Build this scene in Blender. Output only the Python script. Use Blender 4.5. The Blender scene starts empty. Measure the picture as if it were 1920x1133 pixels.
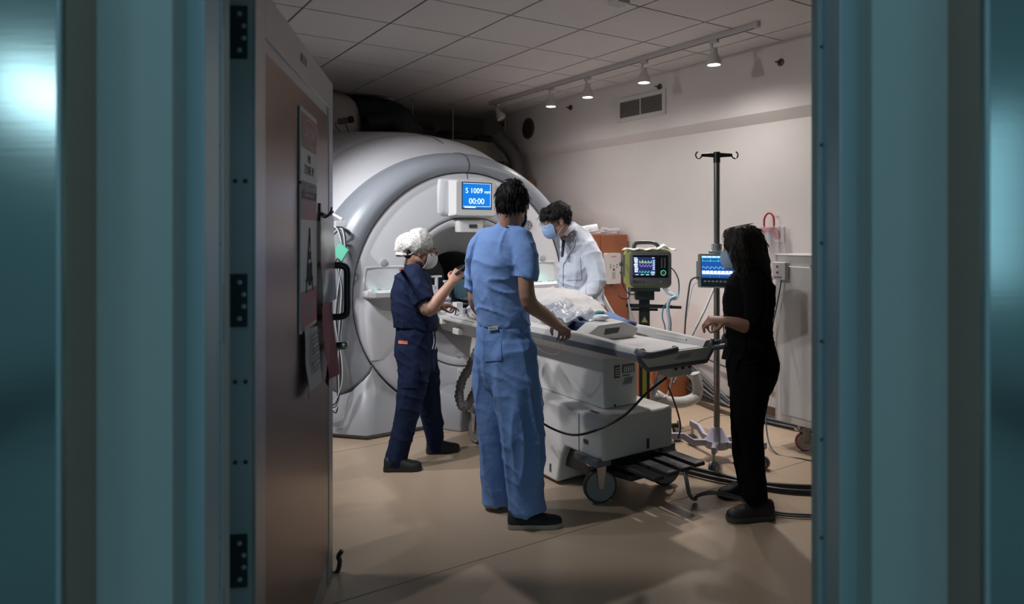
import bpy, bmesh, math, random
import numpy as np
from mathutils import Vector, Matrix, noise
random.seed(7)
S = bpy.context.scene
COL = S.collection
TH = 0.576
CT, ST = math.cos(TH), math.sin(TH)
F0, Y0, CAMZ = 1290.0, 430.0, 1.5

# ------------------------------------------------------------------ camera
cd = bpy.data.cameras.new('camera'); cam = bpy.data.objects.new('camera', cd); COL.objects.link(cam)
cam.location = (0, 0, CAMZ); cam.rotation_euler = (math.pi/2, 0, 0)
cd.sensor_width = 36; cd.lens = 36*F0/1920
cd.shift_y = -(566.5-Y0)/1920
cd.clip_start = 0.05
cd.dof.use_dof = True; cd.dof.focus_distance = 4.3; cd.dof.aperture_fstop = 2.4
S.camera = cam
# ------------------------------------------------------------------ colour management, world
S.view_settings.view_transform = 'Standard'; S.view_settings.look = 'None'
S.view_settings.gamma = 1; S.view_settings.exposure = 0.0; S.view_settings.use_curve_mapping = False
wd = bpy.data.worlds.new('world'); S.world = wd; wd.use_nodes = True
wd.node_tree.nodes['Background'].inputs[0].default_value = (0.6, 0.75, 0.8, 1)
wd.node_tree.nodes['Background'].inputs[1].default_value = 0.0

# ------------------------------------------------------------------ coordinate helpers
def P(px, py, d):
    """point at depth d (metres along the view axis) behind a place in the photo"""
    return Vector(((px-960)/F0*d, d, CAMZ-(py-Y0)/F0*d))
def L(s, k, z):
    """scanner frame: s to the right, k into the room, origin under the bore mouth"""
    return Vector((-0.367+s*CT-k*ST, 5.589+s*ST+k*CT, z))
U = Vector((CT, ST, 0)); V = Vector((-ST, CT, 0)); Z = Vector((0, 0, 1))

# ------------------------------------------------------------------ lights
LAMP_W = 125.0
def area(name, loc, rot, sx, sy, power, col, spread=None):
    ld = bpy.data.lights.new(name, 'AREA'); ld.shape = 'RECTANGLE'; ld.size = sx; ld.size_y = sy
    ld.energy = power; ld.color = col
    if spread: ld.spread = spread
    o = bpy.data.objects.new(name, ld); COL.objects.link(o); o.location = loc; o.rotation_euler = rot
    return o
area('hallway_light', (0, -4.2, 2.66), (0, 0, 0), 1.8, 0.8, 47, (0.46, 0.84, 1.0))
area('hallway_light_near', (0, 0.62, 2.66), (0, 0, 0), 2.4, 0.25, 3.5, (0.46, 0.85, 1.0))
area('hallway_fill_panel', (-1.69, -0.35, 1.99), (0, -math.pi/2, 0), 0.17, 0.7, 2.8, (0.7, 0.95, 1.0))  # unseen panel, added for the bright reflection in the left steel face
area('hallway_fill_panel', (1.69, -0.35, 1.6), (0, math.pi/2, 0), 0.6, 0.7, 1.7, (0.5, 0.88, 1.0))  # another added panel out of view, brightens the right steel face
def spot(name, loc, target, power, size, blend, col, rad=0.045):
    ld = bpy.data.lights.new(name, 'SPOT'); ld.energy = power; ld.spot_size = math.radians(size)
    ld.spot_blend = blend; ld.color = col; ld.shadow_soft_size = rad
    o = bpy.data.objects.new(name, ld); COL.objects.link(o); o.location = loc
    o.rotation_euler = (Vector(target)-Vector(loc)).to_track_quat('-Z', 'Y').to_euler()
    return o
for x_, y_, tx, ty, w_, sp_ in ((1.50, 5.11, 0.92, 4.65, 116, 30), (1.10, 5.735, 0.58, 5.25, 84, 7), (0.70, 6.37, 0.30, 5.9, 46, 4.5), (0.388, 6.85, 0.05, 6.4, 40, 4)):
    spot('track_lamp', (x_, y_, 2.712), (tx, ty, 0), w_, 96, 1.0, (1.0, 0.955, 0.93))
    spot('track_lamp_spill', (x_, y_, 2.712), (x_-0.05, y_, 0), sp_, 172, 0.8, (1.0, 0.955, 0.93))
# the second row of track lamps, on the ceiling to the left behind the door leaf
for x_, y_, tx, ty, w_, a_ in ((-1.55, 3.5, -0.4, 5.0, 125, 92), (-1.95, 4.1, -0.7, 5.2, 120, 92), (-1.25, 3.0, 0.6, 4.3, 95, 112)):
    spot('track_lamp_left', (x_, y_, 2.78), (tx, ty, 0.95), w_, a_, 1.0, (0.95, 0.96, 1.0), 0.05)


# ------------------------------------------------------------------ materials
MC = {}
def mat(name, col, rough=0.5, metal=0.0, bump=0.0, bscale=60.0, stretch=(1, 1, 1), var=0.0, vscale=4.0, emis=None, es=1.0, alpha=1.0, trans=0.0, coat=0.0, sheen=0.0, aniso=0.0, spec=None):
    if name in MC: return MC[name]
    m = bpy.data.materials.new(name); m.use_nodes = True; nt = m.node_tree; b = nt.nodes['Principled BSDF']
    c4 = (*col, 1)
    b.inputs['Base Color'].default_value = c4; b.inputs['Roughness'].default_value = rough
    b.inputs['Metallic'].default_value = metal
    if coat: b.inputs['Coat Weight'].default_value = coat; b.inputs['Coat Roughness'].default_value = 0.15
    if sheen: b.inputs['Sheen Weight'].default_value = sheen
    if aniso: b.inputs['Anisotropic'].default_value = aniso
    if spec is not None: b.inputs['Specular IOR Level'].default_value = spec
    if trans: b.inputs['Transmission Weight'].default_value = trans
    if alpha < 1: b.inputs['Alpha'].default_value = alpha
    if emis: b.inputs['Emission Color'].default_value = (*emis, 1); b.inputs['Emission Strength'].default_value = es
    tc = nt.nodes.new('ShaderNodeTexCoord')
    mp = nt.nodes.new('ShaderNodeMapping'); mp.inputs['Scale'].default_value = stretch
    nt.links.new(tc.outputs['Object'], mp.inputs['Vector'])
    n2 = nt.nodes.new('ShaderNodeTexNoise'); n2.inputs['Scale'].default_value = vscale; n2.inputs['Detail'].default_value = 3
    nt.links.new(mp.outputs[0], n2.inputs['Vector'])
    mx = nt.nodes.new('ShaderNodeMix'); mx.data_type = 'RGBA'
    v = var if var else 0.04
    mx.inputs[6].default_value = (*[x*(1-v) for x in col], 1); mx.inputs[7].default_value = (*[min(1, x*(1+v)) for x in col], 1)
    nt.links.new(n2.outputs[0], mx.inputs[0]); nt.links.new(mx.outputs[2], b.inputs['Base Color'])
    if bump:
        n = nt.nodes.new('ShaderNodeTexNoise'); n.inputs['Scale'].default_value = bscale; n.inputs['Detail'].default_value = 3
        nt.links.new(mp.outputs[0], n.inputs['Vector'])
        bp = nt.nodes.new('ShaderNodeBump'); bp.inputs['Strength'].default_value = bump; bp.inputs['Distance'].default_value = 0.01
        nt.links.new(n.outputs[0], bp.inputs['Height']); nt.links.new(bp.outputs[0], b.inputs['Normal'])
    MC[name] = m
    return m

# ------------------------------------------------------------------ object helpers
WM = {}
def tag(o, label=None, cat=None, group=None, kind=None):
    if label: o['label'] = label
    if cat: o['category'] = cat
    if group: o['group'] = group
    if kind: o['kind'] = kind
    return o
def empty(name, loc, rz=0.0, label=None, cat=None, group=None, kind=None, parent=None):
    o = bpy.data.objects.new(name, None); COL.objects.link(o); o.empty_display_size = 0.1
    Mt = Matrix.Translation(Vector(loc)) @ Matrix.Rotation(rz, 4, 'Z')
    if parent is not None:
        o.parent = parent; o.matrix_local = WM[parent.name].inverted() @ Mt
    else: o.matrix_world = Mt
    WM[o.name] = Mt
    return tag(o, label, cat, group, kind)
def basis(d, side=None):
    d = Vector(d).normalized()
    a = Vector(side) if side is not None else (Vector((0, 0, 1)) if abs(d.z) < 0.9 else Vector((0, 1, 0)))
    a = (a-d*a.dot(d))
    if a.length < 1e-6: a = d.orthogonal()
    a.normalize(); b = d.cross(a)
    return a, b, d
class MB:
    """collects shapes given in world coordinates; build() links them as one mesh"""
    def __init__(s): s.v = []; s.f = []; s.m = []; s.mi = 0
    def add(s, vs, fs):
        o = len(s.v); s.v += [Vector(v) for v in vs]; s.f += [[i+o for i in f] for f in fs]; s.m += [s.mi]*len(fs)
        return s
    def obox(s, c, ax, ay, az, hx, hy, hz):
        c = Vector(c); vs = [c+ax*(hx*i)+ay*(hy*j)+az*(hz*k) for i in (-1, 1) for j in (-1, 1) for k in (-1, 1)]
        return s.add(vs, [(0, 1, 3, 2), (4, 6, 7, 5), (0, 4, 5, 1), (2, 3, 7, 6), (0, 2, 6, 4), (1, 5, 7, 3)])
    def box(s, c, size, rz=0.0, tilt=None):
        ax = Vector((math.cos(rz), math.sin(rz), 0)); ay = Vector((-math.sin(rz), math.cos(rz), 0))
        return s.obox(c, ax, ay, Z, size[0]/2, size[1]/2, size[2]/2)
    def lbox(s, s0, s1, k0, k1, z0, z1):
        return s.obox(L((s0+s1)/2, (k0+k1)/2, (z0+z1)/2), U, V, Z, abs(s1-s0)/2, abs(k1-k0)/2, abs(z1-z0)/2)
    def rings(s, rs, cap=True, closed=True, loop=False):
        n = len(rs[0]); vs = [p for r in rs for p in r]; fs = []
        m = len(rs)
        for i in range(m if loop else m-1):
            i2 = (i+1) % m
            for j in range(n if closed else n-1):
                a, b = i*n+j, i*n+(j+1) % n
                fs.append((a, b, i2*n+(j+1) % n, i2*n+j))
        if cap and not loop: fs.append(tuple(range(n))[::-1]); fs.append(tuple((m-1)*n+j for j in range(n)))
        return s.add(vs, fs)
    def tube(s, pts, r, n=10, loop=False, side=None):
        pts = [Vector(p) for p in pts]; rs = []; m = len(pts); a = None
        for i, p in enumerate(pts):
            if loop: d = pts[(i+1) % m]-pts[i-1]
            else: d = pts[min(i+1, m-1)]-pts[max(i-1, 0)]
            if a is None: a, b, d = basis(d, side)
            else: a, b, d = basis(d, a)
            rr = r[i] if isinstance(r, (list, tuple)) else r
            ra, rb = rr if isinstance(rr, (list, tuple)) else (rr, rr)
            rs.append([p+a*(ra*math.cos(t))+b*(rb*math.sin(t)) for t in (2*math.pi*j/n for j in range(n))])
        return s.rings(rs, loop=loop)
    def cyl(s, p0, p1, r0, r1=None, n=20): return s.tube([p0, p1], [r0, r0 if r1 is None else r1], n)
    def lathe(s, o, d, prof, n=32, cap=True):
        """prof: (radius, distance along d)"""
        a, b, d = basis(d); o = Vector(o)
        return s.rings([[o+d*h+a*(r*math.cos(t))+b*(r*math.sin(t)) for t in (2*math.pi*j/n for j in range(n))] for r, h in prof], cap=cap)
    def prism(s, poly, off):
        poly = [Vector(p) for p in poly]; n = len(poly); off = Vector(off)
        return s.add(poly+[p+off for p in poly], [tuple(range(n))[::-1], tuple(range(n, 2*n))]+[(i, (i+1) % n, n+(i+1) % n, n+i) for i in range(n)])
    def ell(s, c, r, rot=None, n=14):
        c = Vector(c); vs = []; fs = []; m = n//2+1
        R = rot if rot is not None else Matrix.Identity(3)
        for i in range(1, m):
            ph = math.pi*i/m
            for j in range(n):
                t = 2*math.pi*j/n
                vs.append(c+R @ Vector((r[0]*math.sin(ph)*math.cos(t), r[1]*math.sin(ph)*math.sin(t), r[2]*math.cos(ph))))
        top = len(vs); vs.append(c+R @ Vector((0, 0, r[2]))); vs.append(c-R @ Vector((0, 0, r[2])))
        for i in range(m-2):
            for j in range(n): fs.append((i*n+j, (i+1)*n+j, (i+1)*n+(j+1) % n, i*n+(j+1) % n))
        for j in range(n):
            fs.append((top, j, (j+1) % n)); fs.append((top+1, (m-2)*n+(j+1) % n, (m-2)*n+j))
        return s.add(vs, fs)
    def build(s, name, m, parent=None, smooth=False, bevel=0.0, seg=2, sub=0, label=None, cat=None, group=None, kind=None, origin=None, angle=35):
        if parent is not None: Mt = WM[parent.name]
        elif origin is not None: Mt = Matrix.Translation(Vector(origin))
        else:
            xs = [v.x for v in s.v]; ys = [v.y for v in s.v]; zs = [v.z for v in s.v]
            Mt = Matrix.Translation(Vector(((min(xs)+max(xs))/2, (min(ys)+max(ys))/2, min(zs))))
        inv = Mt.inverted()
        me = bpy.data.meshes.new(name); me.from_pydata([tuple(inv @ v) for v in s.v], [], s.f)
        for x in (m if isinstance(m, (list, tuple)) else [m]): me.materials.append(x)
        bm = bmesh.new(); bm.from_mesh(me)
        bmesh.ops.recalc_face_normals(bm, faces=bm.faces)
        bm.to_mesh(me); bm.free()
        if any(s.m): me.polygons.foreach_set('material_index', s.m)
        if smooth:
            me.polygons.foreach_set('use_smooth', [True]*len(me.polygons))
            if angle < 180: me.set_sharp_from_angle(angle=math.radians(angle))
        me.update()
        o = bpy.data.objects.new(name, me); COL.objects.link(o)
        if parent is not None: o.parent = parent; WM[o.name] = Mt
        else: o.matrix_world = Mt; WM[o.name] = Mt
        if bevel:
            bv = o.modifiers.new('b', 'BEVEL'); bv.width = bevel; bv.segments = seg; bv.limit_method = 'ANGLE'; bv.angle_limit = math.radians(40)
            me.polygons.foreach_set('use_smooth', [True]*len(me.polygons))
            o.modifiers.new('w', 'WEIGHTED_NORMAL').keep_sharp = True
        if sub:
            sb = o.modifiers.new('s', 'SUBSURF'); sb.levels = sub; sb.render_levels = sub
        return tag(o, label, cat, group, kind)
def curve(pts, n=8, loop=False):
    """Catmull-Rom through the points"""
    pts = [Vector(p) for p in pts]; out = []; m = len(pts)
    g = (lambda i: pts[i % m]) if loop else (lambda i: pts[max(0, min(m-1, i))])
    for i in range(m if loop else m-1):
        a, b, c, d = g(i-1), g(i), g(i+1), g(i+2)
        for j in range(n):
            t = j/n
            out.append(0.5*((2*b)+(c-a)*t+(2*a-5*b+4*c-d)*t*t+(3*b-a-3*c+d)*t**3))
    if not loop: out.append(pts[-1])
    return out
def copy_tree(o, parent=None):
    c = o.copy(); COL.objects.link(c)
    if parent is not None: c.parent = parent
    WM[c.name] = WM[o.name]
    for ch in list(o.children): copy_tree(ch, c)
    return c
def put(o, loc, rz=None):
    Mt = Matrix.Translation(Vector(loc)) @ Matrix.Rotation(rz if rz is not None else 0, 4, 'Z')
    o.matrix_world = Mt; return o
def text(name, body, o, xd, yd, size, m, parent, ax='CENTER', depth=0.0006):
    """flat lettering as a mesh: o = centre, xd/yd = writing directions"""
    cu = bpy.data.curves.new('t', 'FONT'); cu.body = body; cu.size = size; cu.align_x = ax; cu.align_y = 'CENTER'; cu.extrude = depth
    t = bpy.data.objects.new('t', cu); me = bpy.data.meshes.new_from_object(t)
    bpy.data.objects.remove(t); bpy.data.curves.remove(cu)
    xd = Vector(xd).normalized(); yd = Vector(yd).normalized(); zd = xd.cross(yd)
    b = MB(); b.add([Vector(o)+xd*v.co.x+yd*v.co.y+zd*v.co.z for v in me.vertices], [tuple(p.vertices) for p in me.polygons])
    bpy.data.meshes.remove(me)
    if not b.v: return None
    return b.build(name, m, parent)

# ================================================================== the room
Mwall = mat('wall_paint', (0.66, 0.61, 0.575), 0.75, bump=0.05, bscale=120)
Mceil = mat('ceiling_tile', (0.66, 0.63, 0.615), 0.9, bump=0.25, bscale=220)
Mgap = mat('ceiling_gap', (0.06, 0.055, 0.05), 0.9)
Mhall = mat('hallway_paint', (0.55, 0.66, 0.68), 0.7)
Mdark = mat('dark_plastic', (0.02, 0.02, 0.022), 0.5)
Mwhite = mat('white_plastic', (0.70, 0.69, 0.67), 0.4)
Mfl = mat('vinyl_floor', (0.46, 0.345, 0.245), 0.34, bump=0.04, bscale=40, var=0.05, vscale=1.2)
nt = Mfl.node_tree; bs = nt.nodes['Principled BSDF']
# fine speckle in the vinyl, and its welded seams
tc = nt.nodes.new('ShaderNodeTexCoord'); vn = nt.nodes.new('ShaderNodeTexNoise'); vn.inputs['Scale'].default_value = 260; vn.inputs['Detail'].default_value = 1
nt.links.new(tc.outputs['Object'], vn.inputs['Vector'])
rp = nt.nodes.new('ShaderNodeValToRGB'); rp.color_ramp.elements[0].position = 0.30; rp.color_ramp.elements[0].color = (0.55, 0.55, 0.55, 1); rp.color_ramp.elements[1].position = 0.42; rp.color_ramp.elements[1].color = (1, 1, 1, 1)
nt.links.new(vn.outputs[0], rp.inputs[0])
mm = nt.nodes.new('ShaderNodeMix'); mm.data_type = 'RGBA'; mm.blend_type = 'MULTIPLY'; mm.inputs[0].default_value = 0.55
src = bs.inputs['Base Color'].links[0].from_socket
nt.links.new(src, mm.inputs[6]); nt.links.new(rp.outputs[0], mm.inputs[7]); nt.links.new(mm.outputs[2], bs.inputs['Base Color'])

HC = 2.944
# floor, 3 vinyl sheets wide; the welded seams run across the room
b = MB(); b.box((0, 3.5, -0.05), (16, 18, 0.1)); b.build('floor', Mfl, kind='structure')
b = MB()
for kk in (-2.19, -0.36, 1.47, -4.0):
    b.obox(L(1.0, kk, 0.0002), U, V, Z, 5.0, 0.0022, 0.0006)
b.build('trim_1', mat('weld', (0.20, 0.14, 0.10), 0.6), kind='structure')
# suspended ceiling: tiles with shadow gaps
b = MB(); T = 0.6096; gx, gy = -2.239*T, 7.362*T
for i in range(-9, 14):
    for j in range(-7, 13):
        c = Vector((gx, gy, HC+0.01))+U*((i+0.5)*T)-V*((j+0.5)*T)
        if c.y < 1.6: continue
        b.obox(c, U, V, Z, T/2-0.0075, T/2-0.0075, 0.01)
b.mi = 1; b.box((0, 5.6, HC+0.03), (16, 8.4, 0.02))
b.build('ceiling', [Mceil, Mgap], kind='structure')
def srt(x, y): return (Vector((x, y, 0))-Vector((-0.367, 5.589, 0))).dot(U)
SR = srt(2.23, 5.02)         # soffit face
SW = SR+0.072                 # right wall
KB = 2.9                     # back wall
b = MB(); b.lbox(SW, SW+0.15, -4.6, KB+0.1, 0, HC); b.build('wall_right', Mwall, kind='structure')
b = MB(); b.prism([L(SW, -4.6, 2.345), L(SR, -4.6, 2.42), L(SR, -4.6, HC), L(SW, -4.6, HC)], V*(KB+4.6)); b.build('trim_2', Mwall, kind='structure')
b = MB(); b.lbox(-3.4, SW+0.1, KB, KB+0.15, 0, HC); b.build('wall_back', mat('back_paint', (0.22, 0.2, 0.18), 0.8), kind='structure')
b = MB(); b.lbox(-3.5, -3.35, -3.2, KB+0.1, 0, HC); b.build('wall_left', Mwall, kind='structure')
b = MB(); b.lbox(SW-0.012, SW, -4.6, KB, 0, 0.10); b.build('baseboard_right', mat('rubber_base', (0.13, 0.085, 0.06), 0.5), kind='structure', bevel=0.003)

# ---- door wall: stainless shielded frame stepping inwards
Mst = mat('stainless', (0.36, 0.46, 0.48), 0.20, 1.0, bump=0.012, bscale=8, stretch=(1, 1, 30))
Mst2 = mat('polished_steel', (0.62, 0.42, 0.35), 0.12, 1.0, bump=0.01, bscale=5, stretch=(1, 1, 20))
Mteal = mat('painted_frame', (0.36, 0.42, 0.43), 0.6, bump=0.02, bscale=200)
Msat = mat('satin_zinc', (0.36, 0.45, 0.50), 0.36, 0.25, bump=0.03, bscale=7)
ZT = 2.16
def jamb(sgn, x, nm):
    y = [1.15, 1.246, 1.37, 1.408, 1.50]
    # plan steps: outer face, reveal, painted face, reveal, narrow face, reveal with screws
    a = MB(); a.box((sgn*(x[0]+1.5)/2, (y[0]+y[4])/2, HC/2), (1.5-x[0], y[4]-y[0], HC))
    a.build('wall_front_'+nm, Mst, kind='structure')
    a = MB(); a.box((sgn*(x[0]-0.0015), (y[0]+y[1])/2+0.005, ZT/2), (0.003, y[1]-y[0]-0.01, ZT)); a.build('trim_3' if sgn < 0 else 'trim_4', Mst2, kind='structure')
    a = MB(); a.box((sgn*(x[0]+0.002), y[0]-0.001, ZT/2), (0.008, 0.006, ZT)); a.build('trim_13' if sgn < 0 else 'trim_14', Msat, kind='structure', bevel=0.0025)
    a = MB(); a.box((sgn*(x[0]+x[1])/2, (y[1]+y[4])/2, ZT/2), (x[0]-x[1], y[4]-y[1], ZT)); a.build('trim_5' if sgn < 0 else 'trim_6', Mteal, kind='structure', bevel=0.002)
    # projecting stop facing the hallway, then the thin contact strip with its screws
    a = MB(); a.box((sgn*(x[3]+x[1]+0.04)/2, 1.337, ZT/2), (x[1]+0.04-x[3], 0.070, ZT)); a.build('trim_7' if sgn < 0 else 'trim_8', Msat, kind='structure', bevel=0.003)
    a = MB(); a.box((sgn*(x[1]+x[2])/2, (1.373+y[3])/2, ZT/2), (x[1]-x[2], y[3]-1.373, ZT)); a.build('trim_15' if sgn < 0 else 'trim_16', Msat, kind='structure')
    a = MB(); a.box((sgn*(x[4]+x[1])/2, 1.376, ZT/2), (x[1]-x[4], 0.006, ZT))
    a.mi = 1
    for i in range(12):
        z = 0.1+i*0.196
        a.cyl((sgn*(x[4]+0.006), 1.3725, z), (sgn*(x[4]+0.006), 1.376, z), 0.0035, n=10)
    a.build('trim_9' if sgn < 0 else 'trim_10', [Msat, Mdark], kind='structure')
jamb(-1, (0.755, 0.615, 0.594, 0.5815, 0.5788), 'left'); jamb(1, (0.792, 0.652, 0.631, 0.620, 0.6115), 'right')
b = MB(); b.box((0, (1.246+1.5)/2, (ZT+HC)/2), (1.7, 1.5-1.246, HC-ZT)); b.build('wall_front', Mteal, kind='structure')
b = MB(); b.box((-3.2, 1.45, HC/2), (3.4, 0.1, HC)); b.build('wall_front_far_left', Mwall, kind='structure')
b = MB(); b.box((3.2, 1.45, HC/2), (3.4, 0.1, HC)); b.build('wall_front_far_right', Mwall, kind='structure')
# ---- hallway behind the camera
b = MB(); b.box((-1.75, -2.0, 1.35), (0.1, 6.4, 2.7)); b.build('wall_hallway_left', Mhall, kind='structure')
b = MB(); b.box((1.75, -2.0, 1.35), (0.1, 6.4, 2.7)); b.build('wall_hallway_right', Mhall, kind='structure')
b = MB(); b.box((0, -5.2, 1.35), (3.6, 0.1, 2.7)); b.build('wall_hallway_end', Mhall, kind='structure')
b = MB(); b.box((0, -2.0, 2.75), (3.6, 6.4, 0.1)); b.build('ceiling_hallway', Mhall, kind='structure')
# handrails along the hallway
b = MB()
for x in (-1.66, 1.66): b.box((x, -2.2, 0.9), (0.05, 5.4, 0.12))
b.build('trim_11', mat('handrail', (0.08, 0.07, 0.06), 0.5), kind='structure', bevel=0.01)

# ================================================================== the door leaf
Mcop = mat('copper_sheet', (0.25, 0.175, 0.14), 0.30, 0.85, bump=0.04, bscale=5, stretch=(1, 1, 3), var=0.12, vscale=2.5)
Mfrm = mat('door_edge_steel', (0.42, 0.42, 0.43), 0.36, 0.75, bump=0.02, bscale=12)
Mhin = mat('dark_hinge', (0.05, 0.075, 0.085), 0.4, 0.6)
h0 = Vector((-0.647, 1.72, 0)); h1 = Vector((-0.785, 2.99, 0)); DD = (h1-h0).normalized(); DN = Vector((DD.y, -DD.x, 0)); DL = (h1-h0).length
def D(a, n, z): return h0+DD*a+DN*n+Z*z
door = empty('door_1', h0, kind='structure', label='open copper-faced door leaf with steel edge and pull handle', cat='door')
DT = 2.13
b = MB(); b.obox(D(DL/2, -0.030, DT/2+0.005), DD, DN, Z, DL/2, 0.028, DT/2-0.005); b.build('door_core', Mfrm, door)
b = MB(); b.obox(D(DL/2, 0.0, DT/2-0.02), DD, DN, Z, DL/2-0.105, 0.0035, DT/2-0.14); b.build('copper_panel', Mcop, door)
b = MB()
b.obox(D(0.05, 0.001, DT/2+0.005), DD, DN, Z, 0.05, 0.005, DT/2-0.005); b.obox(D(DL-0.05, 0.001, DT/2+0.005), DD, DN, Z, 0.05, 0.005, DT/2-0.005)
b.obox(D(DL/2, 0.001, DT-0.06), DD, DN, Z, DL/2-0.1, 0.005, 0.06); b.build('edge_frame', Mfrm, door, bevel=0.002)
b = MB(); b.obox(D(0.62, 0.0075, DT-0.055), DD, DN, Z, 0.045, 0.0012, 0.013); b.build('name_plate', mat('plate_grey', (0.12, 0.12, 0.13), 0.4), door)
# hinge-side edge strips with screws, seen from the hallway
b = MB(); b.obox(D(-0.002, -0.029, DT/2), DN, DD, Z, 0.026, 0.0015, DT/2-0.01)
b.mi = 1
for z in (2.03, 1.12, 0.56, 0.12, 1.62, 0.92):
    for n in (-0.042, -0.017): b.lathe(D(-0.0045, n, z), -DD, [(0.0055, 0), (0.0055, 0.0015), (0.003, 0.002)], 12)
b.build('edge_strip', [Msat, Mhin], door)
def hinge(z):
    e = MB(); e.obox(D(-0.006, -0.036, z), DN, DD, Z, 0.024, 0.003, 0.066)
    j = Vector((-0.594, 1.406, z)); kn = D(-0.03, -0.065, z)
    e.obox((Vector((-0.606, 1.44, z))+kn)/2, (kn-Vector((-0.606, 1.44, z))).normalized(), DN, Z, (kn-Vector((-0.606, 1.44, z))).length/2, 0.003, 0.062)
    o = e.build('hinge', Mhin, door, bevel=0.001)
    k = MB()
    for i in range(5): k.cyl(kn+Z*(-0.062+0.025*i), kn+Z*(-0.040+0.025*i), 0.008, n=14)
    k.build('hinge_barrel', Mhin, o, smooth=True)
    sc = MB()
    for dz, n in ((-0.045, -0.03), (-0.015, -0.02), (0.015, -0.02), (0.045, -0.03)): sc.lathe(D(-0.0095, n, z+dz), -DD, [(0.006, 0), (0.006, 0.001), (0.0025, 0.0018)], 12)
    sc.build('hinge_screws', Msat, o)
hinge(1.99); hinge(1.323); hinge(0.675)
# pull handle and latch near the free edge
Mpull = mat('black_handle', (0.03, 0.03, 0.032), 0.35, 0.3)
zt, zb = 1.5-(498-430)/F0*2.93, 1.5-(595-430)/F0*2.93
aa = DL-0.055
b = MB(); b.tube(curve([D(aa, 0.0, zt), D(aa, 0.04, zt), D(aa, 0.066, zt-0.008), D(aa, 0.074, zt-0.03), D(aa, 0.074, (zt+zb)/2), D(aa, 0.074, zb+0.03), D(aa, 0.066, zb+0.008), D(aa, 0.04, zb), D(aa, 0.0, zb)], 6), 0.0145, 14)
b.build('pull_handle', Mpull, door, smooth=True, angle=60)
zl = 1.5-(652-430)/F0*2.93
b = MB(); b.tube(curve([D(aa, 0.0, zl+0.006), D(aa-0.01, 0.06, zl+0.010), D(aa+0.01, 0.075, zl+0.008), D(aa+0.03, 0.06, zl), D(aa+0.03, 0.0, zl-0.008)], 6), [(0.014, 0.005)]*25, 10, side=Z)
b.build('latch_lever', mat('chrome', (0.55, 0.54, 0.52), 0.18, 1.0), door, smooth=True, angle=60)
b = MB(); b.tube(curve([D(DL+0.01, -0.03, 0.0), D(DL+0.012, 0.02, 0.0), D(DL+0.005, 0.035, 0.05), D(DL, 0.03, 0.075), D(DL, 0.045, 0.10)], 5), 0.0105, 8)
b.build('kick_stop', Mpull, door, smooth=True)

# ---- signs and papers on the door
Msg = mat('sign_white', (0.50, 0.50, 0.50), 0.45); Msr = mat('sign_red', (0.30, 0.10, 0.11), 0.5); Mblk = mat('sign_black', (0.06, 0.06, 0.065), 0.5)
Msr2 = mat('sign_red_dull', (0.34, 0.09, 0.09), 0.5); Mpap = mat('grey_paper', (0.42, 0.43, 0.44), 0.6, bump=0.1, bscale=14)
def dz(py, a): return 1.5-(py-430)/F0*(h0+DD*a).y
def apx(px):
    t = (px-960)/F0   # x = t*y on the leaf's face
    return (t*h0.y-h0.x)/(DD.x-t*DD.y)
a0, a1 = apx(557), apx(588.5)
sg = empty('safety_sign', D((a0+a1)/2, 0.006, 0.9), label='tall white warning sign with red oval header on the open door', cat='sign')
am = (a0+a1)/2; hw = (a1-a0)/2
zt_, zb_ = dz(197, a0), dz(340, a0)
b = MB(); b.obox(D(am, 0.0085, (zt_+zb_)/2), DD, DN, Z, hw, 0.0025, (zt_-zb_)/2); b.build('panel', Msg, sg)
w_ = DD
b = MB(); b.obox(D(am, 0.0112, zt_-0.075), DD, DN, Z, hw-0.012, 0.0006, 0.058); b.build('red_header', Msr, sg)
b = MB(); c = D(am, 0.0122, zt_-0.075); b.tube([c+DD*((hw-0.022)*math.cos(t))+Z*(0.046*math.sin(t)) for t in (2*math.pi*i/36 for i in range(36))], 0.0018, 6, loop=True); b.build('oval_outline', Msg, sg)
text('danger_word', 'DANGER', c, DD, Z, 0.042, Msg, sg)
text('heading', 'MR', D(am, 0.0115, zt_-0.165), DD, Z, 0.04, Mblk, sg); text('zone_number', 'ZONE IV', D(am, 0.0115, zt_-0.205), DD, Z, 0.046, Mblk, sg)
b = MB(); b.obox(D(am, 0.0112, zt_-0.275), DD, DN, Z, hw-0.012, 0.0006, 0.030); b.build('black_band', Mblk, sg)
text('band_words', 'RESTRICTED ACCESS\nSCREENED MRI PATIENTS\nAND PERSONNEL ONLY', D(am, 0.0122, zt_-0.275), DD, Z, 0.016, Msg, sg)
z2 = dz(344, a0); z3 = dz(628, a0)
sg = empty('magnet_sign', D(am, 0.006, 0.9), label='white magnet warning sign with black triangle and red foot, below the oval sign', cat='sign')
b = MB(); b.obox(D(am, 0.0085, (z2+z3)/2), DD, DN, Z, hw, 0.0025, (z2-z3)/2); b.build('panel', Msg, sg)
b = MB(); b.obox(D(am, 0.0112, z2-0.068), DD, DN, Z, hw-0.012, 0.0006, 0.05); b.build('red_header', Msr, sg)
b = MB(); b.obox(D(am, 0.0112, z3+0.075), DD, DN, Z, hw-0.006, 0.0006, 0.062); b.build('red_foot', Msr2, sg)
text('foot_words', 'THIS MAGNET\nIS ALWAYS ON', D(am, 0.0122, z3+0.075), DD, Z, 0.02, Msg, sg)
tcn = D(am, 0.0116, (z2+z3)/2-0.02)
tri = [tcn+DD*(-0.062)-Z*0.10, tcn+DD*0.062-Z*0.10, tcn+Z*0.12]
b = MB(); b.tube(tri, 0.0035, 6, loop=True)
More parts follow.
